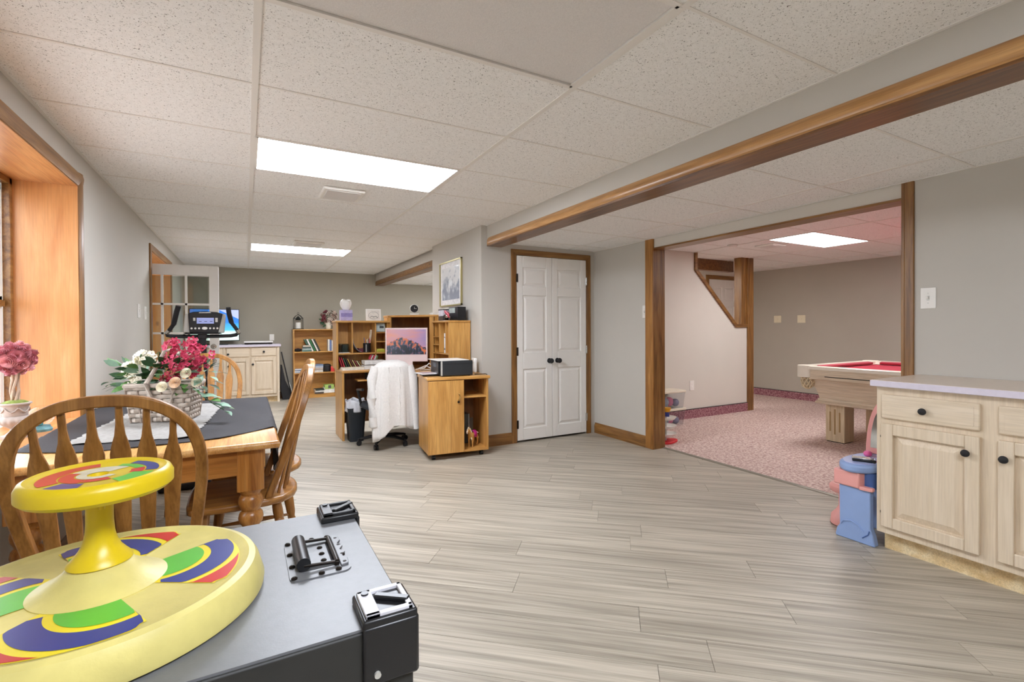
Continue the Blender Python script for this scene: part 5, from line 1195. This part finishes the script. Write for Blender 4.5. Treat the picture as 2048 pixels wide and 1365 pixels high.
t = thing('dark_box', 'dark grey upright box inside the cart behind the toy horse', 'box', cl(.44, .30, .075), R(-6.5)); B().box(-.04, .04, -.05, .08, 0, .30).ob('body', pm('#3d4240'), t, bev=.003); B().box(.03, .041, -.052, -.05, 0, .30).ob('edge', pm('#8f9290'), t)
# horse
hr = thing('toy_horse', 'palomino toy horse with a magenta blanket on the cart floor', 'toy horse', cl(.475, .12, .075), R(-140)); hr.scale = (.86, .86, .86)
m_pal = M_('horse_palomino', '#cf9a52', .45, var=.1, scale=20)
V = [(0, 0, .135), (.045, 0, .138), (.075, 0, .155), (.095, 0, .185), (.108, 0, .212), (.128, 0, .200), (.148, 0, .175), (-.045, 0, .138), (-.075, 0, .132)]
E_ = [(0, 1), (1, 2), (2, 3), (3, 4), (4, 5), (5, 6), (0, 7), (7, 8)]; rad = [.036, .036, .028, .021, .020, .017, .012, .034, .028]
for sx, ys, top in ((.05, .022, 1), (.055, -.022, 1), (-.07, .022, 8), (-.06, -.022, 8)):
    i = len(V); k = -.012 if top == 8 else .004
    V += [(sx, ys, .105), (sx+k, ys, .06), (sx+(.004 if top == 8 else -.002), ys, .012), (sx+.006, ys, .0)]; E_ += [(top, i), (i, i+1), (i+1, i+2), (i+2, i+3)]; rad += [.019, .0105, .0085, .0105]
me = bpy.data.meshes.new('body'); me.from_pydata(V, E_, []); me.materials.append(m_pal); o = link('body', me, hr)
md = o.modifiers.new('Skin', 'SKIN'); md.use_smooth_shade = True
for i, r_ in enumerate(rad): me.skin_vertices[0].data[i].radius = (r_, r_*.8)
me.skin_vertices[0].data[0].use_root = True; sb = o.modifiers.new('Sub', 'SUBSURF'); sb.levels = sb.render_levels = 2
m_mane = M_('horse_mane', '#e9dcc0', .8, var=.15, scale=60)
B().tube([(.11, 0, .235), (.085, 0, .212), (.068, .004, .175), (.062, .012, .13), (.07, .02, .085)], [.006, .015, .018, .014, .004], 8).ob('mane', m_mane, hr); B().tube([(.115, 0, .232), (.135, 0, .215), (.146, 0, .19)], [.004, .007, .002], 6).ob('forelock', m_mane, hr)
B().tube([(-.10, 0, .145), (-.125, 0, .13), (-.13, 0, .08), (-.12, 0, .03)], [.006, .014, .016, .004], 8).ob('tail', m_mane, hr)
for y in (-.009, .009): B().lathe([(.005, 0), (.004, .010), (0, .018)], n=8, c=(.104, y, .226)).ob('ear', m_pal, hr)
B().ball((.142, 0, .186), (.010, .0085, .020), 10, 8).ob('blaze', m_wplas, hr)
for y in (-.015, .015): B().ball((.126, y, .205), .0035, 8, 6).ob('eye', m_blackm, hr)
B().grid(lambda u, v: (-.045+.07*v, .034*math.cos(math.pi*u)*1.05, .135+.046*math.sin(math.pi*u)-(.03 if u in (0, 1) else 0)), 12, 6).ob('blanket', M_('magenta_cloth', '#c2268e', .7, var=.2, scale=60), hr, solid=.003, ang=80)
# ---- printer
pr = thing('printer', 'black inkjet printer with white paper on top of the cart', 'printer', (1.80, 4.54, .787), R(-6.5))
B().box(-.15, .17, -.19, .19, .006, .15).ob('body', M_('printer_black', '#26292c', .45, var=.06), pr, bev=.006); B().box(-.165, -.15, -.15, .17, .02, .14).ob('front_panel', m_black, pr, bev=.003); B().box(-.168, -.165, -.06, .06, .085, .125).ob('display', pm('#5b6066'), pr)
B().box(-.15, -.135, -.195, -.188, .01, .148).ob('front_edge', m_silver, pr); B().box(-.15, .17, -.192, .192, .118, .121).ob('lid_seam', m_blackm, pr)
B().box(-.31, -.16, -.11, .12, .012, .020).ob('output_tray', m_black, pr, bev=.002)
for x in (-.12, .14):
    for y in (-.16, .16): B().cyl((x, y, .003), .012, .006, 'z', 10).ob('foot', m_black, pr)
v_ = Matrix.Rotation(R(-6.5), 3, 'Z')
def prl(x, y, z): q = v_ @ Vector((x, y, 0)); return (1.80+q.x, 4.54+q.y, .787+z)
t = thing('paper_sheet', 'white paper lying on top of the black printer', 'paper', prl(-.02, .0, .151), R(-3)); B().box(-.17, .15, -.17, .18, 0, .004).ob('sheets', m_wplas, t)
t = thing('paper_sheet', 'printed white sheets lying in the printer output tray', 'paper', prl(-.24, .0, .021), R(4)); B().box(-.09, .07, -.10, .11, 0, .006).ob('sheets', pm('#e8e4e2'), t); B().box(-.07, .05, -.06, .06, .006, .0075).ob('print', pm('#9a7f80'), t)
t = thing('router', 'white upright router behind the printer', 'router', cl(.575, .37, .787), R(-6.5)); B().box(-.016, .016, -.05, .05, 0, .15).ob('body', m_wplas, t, bev=.008); B().box(-.018, -.016, -.02, .02, .1, .11).ob('led_strip', m_silver, t)
B().tube([cl(.50, .12, .792), cl(.54, .06, .795), cl(.58, .03, .80), cl(.60, .03, .792)], .004, 6).ob('cable', m_black, None, label='thin black cable on the cart beside the printer', cat='cable')

# ================================================================== OFFICE CHAIR, CARDIGAN, BIN
oc = thing('office_chair', 'black office chair under the white cardigan', 'office chair', (1.308, 5.245, 0), R(3))
for k in range(5):
    a = R(18+72*k); ca, sa = math.cos(a), math.sin(a)
    B().tube([(0, 0, .095), (.14*ca, .14*sa, .09), (.255*ca, .255*sa, .07)], [.028, .022, .016], 10, flat=(1, .8)).ob('base_arm', m_black, oc)
    c = B()
    for s in (-1, 1): c.cyl((.265*ca-s*.014*sa, .265*sa+s*.014*ca, .027), .027, .016, 'y' if abs(ca) > .7 else 'x', 16)
    c.cyl((.265*ca, .265*sa, .05), .012, .05, 'z', 10); c.ob('caster', m_black, oc)
B().cyl((0, 0, .23), .026, .28, 'z', 16).ob('gas_lift', m_black, oc)
B().prism(rr(.23, .22, .09, 6), .40, .46).ob('seat', M_('seat_fabric', '#2f333a', .9, var=.1, scale=80), oc, bev=.025, seg=3)
B().tube([(0, -.1, .38), (0, -.24, .40), (0, -.27, .55)], .022, 10, flat=(1.6, .6)).ob('back_bar', m_black, oc)
B().prism(rr(.19, .21, .09, 6), -.285, -.245, 'y', Matrix.Translation((0, 0, .68))).ob('backrest', m_blackm, oc, bev=.015, seg=2)
for s in (-1, 1): B().tube([(s*.22, .10, .43), (s*.26, .10, .60), (s*.26, -.12, .62)], .014, 8).ob('armrest', m_black, oc)
m_knit = M_('knit_white', '#dedad5', .95, var=.05, scale=60, bump=.5, bscale=160, sheen=.3)
cg = thing('cardigan', 'white knitted cardigan hung over the office chair back', 'cardigan', (1.322, 4.975, 0), R(-2))
def body(u, v):
    a = u*2*math.pi; z = .925-.69*v
    hw = (.06+.125*min(1, (v/.10))**.5) if v < .10 else .185+.035*(v-.1); dp = .03+.065*min(1, v/.08)**.6
    rp = 1+.07*math.sin(9*a)*min(1, v*1.6)+.04*math.sin(15*a+2)*v
    c, s = math.cos(a), math.sin(a)
    x = hw*math.copysign(abs(c)**.7, c)*rp; y = dp*math.copysign(abs(s)**.8, s)*rp
    if v > .97: z += .03*math.sin(3*a)
    if v > .55 and x < -.02 and s < 0: z -= .10*(v-.55)/.45*min(1, -x/.1)
    return (x, y-.0, z)
B().grid(body, 96, 30, close_u=True).ob('body', m_knit, cg, solid=.004, ang=80)
B().tube([(-.165, -.02, .86), (-.205, -.03, .74), (-.215, -.04, .55), (-.205, -.045, .36), (-.195, -.045, .26)], [.05, .055, .05, .042, .038], 14).ob('sleeve', m_knit, cg)
B().tube([(.165, -.02, .86), (.20, -.03, .74), (.215, -.03, .55), (.23, -.035, .36), (.235, -.035, .20)], [.05, .055, .05, .042, .038], 14).ob('sleeve', m_knit, cg)
for x in (-.055, .055): B().tube([(x+.006*math.sin(k*1.6), -.092-.006*math.cos(k*1.6), .86-.045*k) for k in range(13)], .010, 6).ob('cable_stitch', m_knit, cg)
wb = thing('waste_bin', 'black waste bin with a white liner under the desk', 'waste bin', (1.072, 5.605, 0))
b = B(); rg = []
for z, w_, d_ in ((0, .075, .095), (.36, .098, .12), (.375, .104, .126), (.375, .098, .12), (.02, .073, .09)): rg.append(b._v([(x, y, z) for x, y in rr(w_, d_, .03, 4)]))
for r0, r1 in zip(rg, rg[1:]):
    for i in range(len(r0)): b.m.faces.new((r0[i], r0[(i+1) % len(r0)], r1[(i+1) % len(r0)], r1[i]))
b.m.faces.new(rg[0][::-1]); b.m.faces.new(rg[-1]); b.ob('bin', M_('bin_black', '#20262c', .5, var=.06), wb)
def lin_(u, v):
    a = u*2*math.pi; q = 1+.05*math.sin(7*a+5*v)+.04*math.sin(13*a); r = (1.04-.10*v)*q
    return (.100*r*math.cos(a)*1.08, .122*r*math.sin(a)*1.08, .33+.125*v+.012*math.sin(5*a)*v)
B().grid(lin_, 48, 8, close_u=True).ob('liner', M_('liner_film', '#dfe0e6', .4, var=.06, scale=20), wb, solid=.001, ang=80)
# ---- framed picture on the partition wall
pc = thing('framed_picture', 'framed grey winter landscape on the pale partition wall', 'picture', (2.16, 5.42, 1.79), R(-90))
fw, fh = .345, .27
b = B(); b.box(-fw, fw, -.022, 0, -fh, -fh+.014).box(-fw, fw, -.022, 0, fh-.014, fh).box(-fw, -fw+.014, -.022, 0, -fh, fh).box(fw-.014, fw, -.022, 0, -fh, fh); b.ob('frame', M_('frame_gold', '#b9ad78', .35, metal=.5), pc)
B().box(-fw+.014, fw-.014, -.010, -.002, -fh+.014, fh-.014).ob('mat_board', pm('#eceaea'), pc)
def snow():
    m, nt, N, L, p = newmat('winter_print'); tc = N.new('ShaderNodeTexCoord'); sp = N.new('ShaderNodeSeparateXYZ'); L.new(tc.outputs['Object'], sp.inputs[0])
    n = N.new('ShaderNodeTexNoise'); n.inputs['Scale'].default_value = 9; n.inputs['Detail'].default_value = 7; L.new(tc.outputs['Object'], n.inputs[0])
    r = N.new('ShaderNodeValToRGB'); e = r.color_ramp.elements; e[0].position = .38; e[0].color = lin('#a4abba'); e[1].position = .58; e[1].color = lin('#eef0f2'); x = e.new(.48); x.color = lin('#c3cad4')
    mt = N.new('ShaderNodeMath'); mt.operation = 'MULTIPLY_ADD'; mt.inputs[1].default_value = .9; L.new(sp.outputs[2], mt.inputs[0]); L.new(n.outputs[0], mt.inputs[2]); L.new(mt.outputs[0], r.inputs[0]); L.new(r.outputs[0], p.inputs['Base Color']); p.inputs['Roughness'].default_value = .15
    return m
B().box(-fw+.075, fw-.075, -.0115, -.010, -fh+.075, fh-.075).ob('print', snow(), pc)
B().prism([(-.05, -.03), (.06, -.03), (.06, .03), (.0, .07), (-.05, .03)], -.013, -.0115, 'y').ob('print_barn', pm('#dfe3e6'), pc)
# ================================================================== RIGHT CABINET
def base_cab(label, y):
    c = thing('base_cabinet', label, 'cabinet', (3.09, y, 0), R(-90))
    W_ = .947
    B().box(0, W_, .02, .545, .105, .918).ob('body', m_cbz, c); B().box(.012, W_, .062, .545, 0, .105).ob('toe_kick', m_toe, c)
    b = B()
    for x0, x1 in ((0, .04), (.433, .508), (.905, W_)): b.box(x0, x1, 0, .02, .105, .918)
    for z0, z1 in ((.105, .15), (.712, .748), (.872, .918)): b.box(.04, .433, 0, .02, z0, z1).box(.508, .905, 0, .02, z0, z1)
    b.ob('face_frame', m_cbz, c)
    for i, (x0, x1, kx) in enumerate(((.028, .439, .392), (.502, .917, .527))):
        d = drawer(c, x0, x1, .744, .876, 0, m_cbx); B().box(x0+.022, x1-.022, -.0205, -.019, .764, .856).ob('raised_field', m_cbx, d, bev=.001)
        knob(d, ((x0+x1)/2-.012, -.019, .808), s=1.05)
        d = cab_door(c, 'door', x0, x1, .146, .715, 0, fr=.056); knob(d, (kx, -.019, .632), s=1.05)
        for z in (.22, .64):
            x = x0 if i == 0 else x1
            B().cyl((x-.006 if i == 0 else x+.006, -.004, z), .004, .012, 'z', 8).ob('hinge', m_dark, d)
    return c
base_cab('whitewashed base cabinet along the grey wall, nearest the blue toy vanity', 1.378)
base_cab('whitewashed base cabinet along the grey wall, farther from the blue toy vanity', .43)
B().box(3.048, 3.642, -.55, 1.395, .918, .951).ob('countertop', m_lame, None, bev=.003, label='pale pinkish laminate countertop on the whitewashed cabinets', cat='countertop')

B().box(3.052, 3.638, -.545, 1.391, .951, .9525).ob('reflection_skin', m_lam, bpy.data.objects['countertop.001'])  # thin sheet whose cream colour stands for a reflection on the counter
# ================================================================== TOY VANITY
m_tb = M_('toy_periwinkle', '#8ea6d2', .45, var=.04, scale=8); m_tbl = M_('toy_periwinkle_light', '#a9b4e0', .4, var=.04); m_tp = M_('toy_salmon', '#e8a39b', .45, var=.05, scale=8); m_tdk = M_('toy_deep_blue', '#46639c', .5)
tv_ = thing('toy_vanity', 'blue and pink plastic toy vanity beside the whitewashed cabinet', 'toy vanity', (3.09, 1.40, 0), R(-90))
# local x runs along world -Y, local y runs away from the room (world +X)
B().prism([(-.175, .33), (-.012, .33), (-.012, .10), (.002, .06), (.012, .01), (.012, 0), (-.195, 0), (-.195, .015), (-.188, .05), (-.172, .075)], 0, .045, 'y').ob('front_leg', m_tb, tv_, bev=.006)
B().tube([(-.165, -.002, .08), (-.15, -.003, .105), (-.11, -.003, .115), (-.07, -.003, .10), (-.045, -.003, .07)], .004, 6).ob('leg_emboss', m_tb, tv_); B().tube([(-.05, -.002, .035), (-.02, -.003, .062), (-.014, -.003, .085)], .003, 6).ob('leg_emboss', m_tdk, tv_)
B().prism([(-.175, .33), (-.012, .33), (-.012, .06), (.005, 0), (-.185, 0), (-.172, .075)], .30, .345, 'y').ob('back_leg', m_tb, tv_, bev=.006)
B().prism(rr(.095, .15, .05, 5), .315, .405, 'z', Matrix.Translation((-.095, .175, 0))).ob('drawer_body', m_tdk, tv_)
B().prism([(-.20, -.012), (-.06, -.018), (-.05, .03), (-.05, .30), (-.20, .30)], .315, .405).ob('drawer', m_tp, tv_, bev=.008); B().prism([(-.06, -.02), (.005, -.012), (.005, .02), (-.06, .02)], .312, .332).ob('drawer_lip', m_tp, tv_, bev=.004)
top = [(.105*math.cos(2*math.pi*i/40)*(1+.10*math.sin(2*2*math.pi*i/40)**2), .21*math.sin(2*math.pi*i/40)) for i in range(40)]
B().prism(top, .405, .455, 'z', Matrix.Translation((-.10, .165, 0))).ob('top', m_tb, tv_, bev=.016, seg=3)
B().prism([(x*.86, y*.9) for x, y in top], .455, .459, 'z', Matrix.Translation((-.10, .165, 0))).ob('top_inset', m_tbl, tv_)
b = B(); b.prism([(.09*math.cos(R(a))-.085, .46+.33*math.sin(R(a))) for a in range(0, 181, 10)], .30, .34, 'y'); b.ob('mirror_frame', m_tp, tv_, bev=.006)
B().prism([(.06*math.cos(R(a))-.085, .50+.24*math.sin(R(a))) for a in range(0, 181, 10)], .296, .30, 'y').ob('mirror', M_('mirror_film', '#d8dde2', .08, metal=.9), tv_)
B().prism([(-.005, .459), (.01, .459), (.01, .62), (-.004, .66), (-.022, .70), (-.03, .66), (-.02, .56)], .16, .30, 'y').ob('mirror_wing', m_tp, tv_, bev=.006)
st_ = thing('toy_stool', 'small pink plastic stool tucked beside the blue toy vanity', 'stool', (3.30, 1.645, 0))
B().lathe([(.045, .205), (.075, .21), (.085, .225), (.085, .245), (.07, .262), (0, .268)], n=24).ob('seat', m_tp, st_)
B().lathe([(.075, 0), (.08, .01), (.075, .06), (.05, .09), (.035, .12), (.035, .205)], n=24).ob('pedestal', m_tp, st_)
B().lathe([(.078, 0), (.0782, .012), (.077, .02)], n=24).ob('foot_ring', M_('brown_rubber', '#5d4238', .7), st_)
t = thing('toy_phone', 'black and silver toy phone lying on the blue vanity top', 'toy', (3.16, 1.478, .459), R(-62)); B().box(-.055, .045, -.024, .024, 0, .018).ob('body', m_black, t, bev=.006); B().box(-.055, .035, -.025, .025, .016, .024).ob('cover', m_chrome, t, bev=.004)
B().cyl((.05, 0, .010), .010, .05, 'y', 12).ob('hinge', m_black, t); B().tube([(.05, -.01, .01), (.085, -.012, .006), (.10, .0, .006)], .004, 6).ob('strap', pm('#c96aa8'), t)
t = thing('hair_clip', 'pink toy hair clip on the back of the blue vanity top', 'toy', (3.30, 1.52, .459), R(20)); B().ball((0, 0, .018), (.035, .022, .018), 14, 8).ob('bow', pm('#e86aa6'), t); B().ball((.045, .01, .012), (.02, .012, .012), 12, 8).ob('bead', pm('#d94f94'), t)

# ================================================================== BILLIARD TABLE
m_pt = wood('billiard_whitewash', '#d9c6a8', '#eadcc4', '#e2d1b6', axis='y', rough=.4, coat=.2); m_ptz = wood('billiard_whitewash_z', '#d2bd98', '#e4d2b0', '#dbc7a4', axis='z', rough=.45)
m_felt = M_('red_felt', '#b51f3a', .95, var=.05, scale=60, sheen=.1); m_feltd = M_('red_felt_rail', '#b01c38', .9, var=.06, scale=60, sheen=.3)
m_rail = M_('rail_ivory', '#f0e8d6', .3, var=.03, coat=.3)
po = thing('billiard_table', 'whitewashed billiard table with red cloth in the carpeted room', 'billiard table', (6.05, 1.80, 0))
hx, hy = .745, 1.335
B().box(-hx+.10, hx-.10, -hy+.10, hy-.10, .74, .785).ob('bed_cloth', m_felt, po)
for s in (-1, 1):
    B().prism([(s*hx, .79), (s*(hx-.005), .822), (s*(hx-.02), .83), (s*(hx-.105), .826), (s*(hx-.115), .79)], -hy+.06, hy-.06, 'y').ob('side_rail', m_rail, po)
    B().prism([(s*hy, .79), (s*(hy-.005), .822), (s*(hy-.02), .83), (s*(hy-.105), .826), (s*(hy-.115), .79)], -hx+.06, hx-.06, 'x').ob('end_rail', m_rail, po)
    for y0, y1 in ((-hy+.20, -.07), (.07, hy-.20)): B().prism([(s*(hx-.105), .826), (s*(hx-.155), .815), (s*(hx-.150), .795), (s*(hx-.105), .785)], y0, y1, 'y').ob('cushion', m_feltd, po)
    B().prism([(s*(hy-.105), .826), (s*(hy-.155), .815), (s*(hy-.150), .795), (s*(hy-.105), .785)], -hx+.20, hx-.20, 'x').ob('cushion', m_feltd, po)
    B().box(s*(hx-.03)-.012, s*(hx-.03)+.012, -hy+.12, hy-.12, .685, .79).ob('side_apron', m_pt, po, bev=.004); B().box(-hx+.12, hx-.12, s*(hy-.03)-.012, s*(hy-.03)+.012, .685, .79).ob('end_apron', m_pt, po, bev=.004)
    B().box(s*(hx-.017)-.001, s*(hx-.017)+.001, -hy+.28, hy-.28, .716, .724).ob('ball_slot', m_dark, po)
    for q in (-1, 1):
        B().prism(rr(.075, .075, .05, 5), .70, .832, 'z', Matrix.Translation((s*(hx-.065), q*(hy-.065), 0))).ob('corner_casting', m_rail, po, bev=.006)
        b = B(); cx, cy = s*(hx-.075), q*(hy-.075)
        for k in range(10):
            a = 2*math.pi*k/10; b.tube([(cx+.062*math.cos(a), cy+.062*math.sin(a), .70), (cx+.066*math.cos(a+.5), cy+.066*math.sin(a+.5), .65), (cx+.05*math.cos(a+1), cy+.05*math.sin(a+1), .60), (cx+.015*math.cos(a+1.3), cy+.015*math.sin(a+1.3), .575)], .007, 5)
            b.tube([(cx+.062*math.cos(a), cy+.062*math.sin(a), .70), (cx+.066*math.cos(a-.5), cy+.066*math.sin(a-.5), .65), (cx+.05*math.cos(a-1), cy+.05*math.sin(a-1), .60)], .007, 5)
        b.ob('pocket_net', M_('leather_net', '#d8c8a4', .7, var=.15) if 'leather_net' not in bpy.data.materials else bpy.data.materials['leather_net'], po, kind='stuff')
def ringb(pr):
    b = B(); rg = []
    for o, z in pr: rg.append(b._v([(-hx+o, -hy+o, z), (hx-o, -hy+o, z), (hx-o, hy-o, z), (-hx+o, hy-o, z)]))
    for r0, r1 in zip(rg, rg[1:]):
        for i in range(4): b.m.faces.new((r0[i], r0[(i+1) % 4], r1[(i+1) % 4], r1[i]))
    b.m.faces.new(rg[0][::-1]); b.m.faces.new(rg[-1]); return b
ringb([(.135, .415), (.125, .42), (.122, .435), (.13, .445), (.140, .452), (.142, .47)]).ob('base_moulding', m_pt, po)
ringb([(.155, .465), (.150, .50), (.128, .58), (.085, .655), (.060, .685), (.050, .70)]).ob('body', m_pt, po)
for x0 in (-.52, .42-.10):
    for y0 in (.965, -1.155):
        l = B().box(x0, x0+.19, y0, y0+.19, .012, .418).ob('leg', m_ptz, po, bev=.004)
        B().box(x0+.01, x0+.18, y0+.01, y0+.18, 0, .013).ob('foot_pad', m_blackm, l)
        fx_ = x0-.001 if x0 < 0 else x0+.19
        for k, (z0, z1) in enumerate(((.12, .33), (.09, .36), (.12, .33))):
            yy = y0+.048+.047*k; B().box(fx_-.001, fx_+.002, yy-.008, yy+.008, z0, z1).ob('flute', m_beamd if k == 9 else m_ptf if 'm_ptf' in globals() else M_('flute_shade', '#a98a5c', .6), l)

# ================================================================== BINS AND MARBLE RUN BEHIND THE POST
m_bin = glass('bin_plastic', (.86, .88, .90, 1), .15)
for k, z in enumerate((0, .225)):
    t = thing('storage_bin', ['clear storage bin with a cream lid on the carpet, under the other bin', 'clear storage bin with a cream lid and toys, stacked on top'][k], 'storage bin', (4.70, 4.45, z), group='stacked storage bins')
    b = B(); rg = []
    for zz, w_, d_ in ((.0, .20, .11), (.20, .225, .125)): rg.append(b._v([(x, y, zz) for x, y in rr(w_, d_, .03, 4)]))
    n_ = len(rg[0])
    for i in range(n_): b.m.faces.new((rg[0][i], rg[0][(i+1) % n_], rg[1][(i+1) % n_], rg[1][i]))
    b.m.faces.new(rg[0][::-1]); b.ob('tub', m_bin, t); B().prism(rr(.237, .128, .03, 4), .195, .222).ob('lid', M_('bin_lid', '#e6dcc8', .5) if k == 0 else bpy.data.materials['bin_lid'], t, bev=.005)
    for j, (x, y, r_, c) in enumerate(((.12, -.04, .05, '#8d8fa8'), (.05, 0, .06, '#e58aa8'), (.15, .03, .045, '#b7a9c8'), (-.06, -.02, .065, '#9aa3b0'), (-.13, .02, .055, '#d9b0b8'))): B().ball((x, y, r_+.01), (r_, r_*.9, r_), 12, 8).ob('toy_inside', pm(c), t)
mr_ = thing('marble_run', 'white spiral marble run toy with a red base behind the oak post', 'toy', (3.985, 3.765, 0))
B().prism([(.13*math.cos(R(a))*(1+.12*math.cos(R(3*a))), .09*math.sin(R(a))*(1+.12*math.cos(R(3*a)))) for a in range(0, 360, 15)], .004, .03).ob('base', pm('#d82a34'), mr_, bev=.006)
B().cyl((-.02, 0, .19), .014, .32, 'z', 12).ob('column', m_silver, mr_)
for z in (.085, .17, .26):
    B().lathe([(.085, 0), (.112, .022), (.115, .024), (.117, .020), (.09, -.006), (.05, -.008), (.05, -.004)], c=(-.005, 0, z), n=36, sy=.8).ob('spiral_dish', m_wplas, mr_); B().lathe([(.048, -.003), (.03, -.012), (.028, -.012)], c=(-.005, 0, z), n=20, sy=.8).ob('dish_hole', m_dark, mr_)
B().cyl((-.02, -.02, .315), .026, .05, 'z', 14).ob('blue_joint', pm('#2b3a86'), mr_); B().lathe([(.028, .34), (.04, .37), (.045, .385)], c=(-.02, -.02, 0), n=14).ob('funnel', pm('#e8a71c'), mr_)
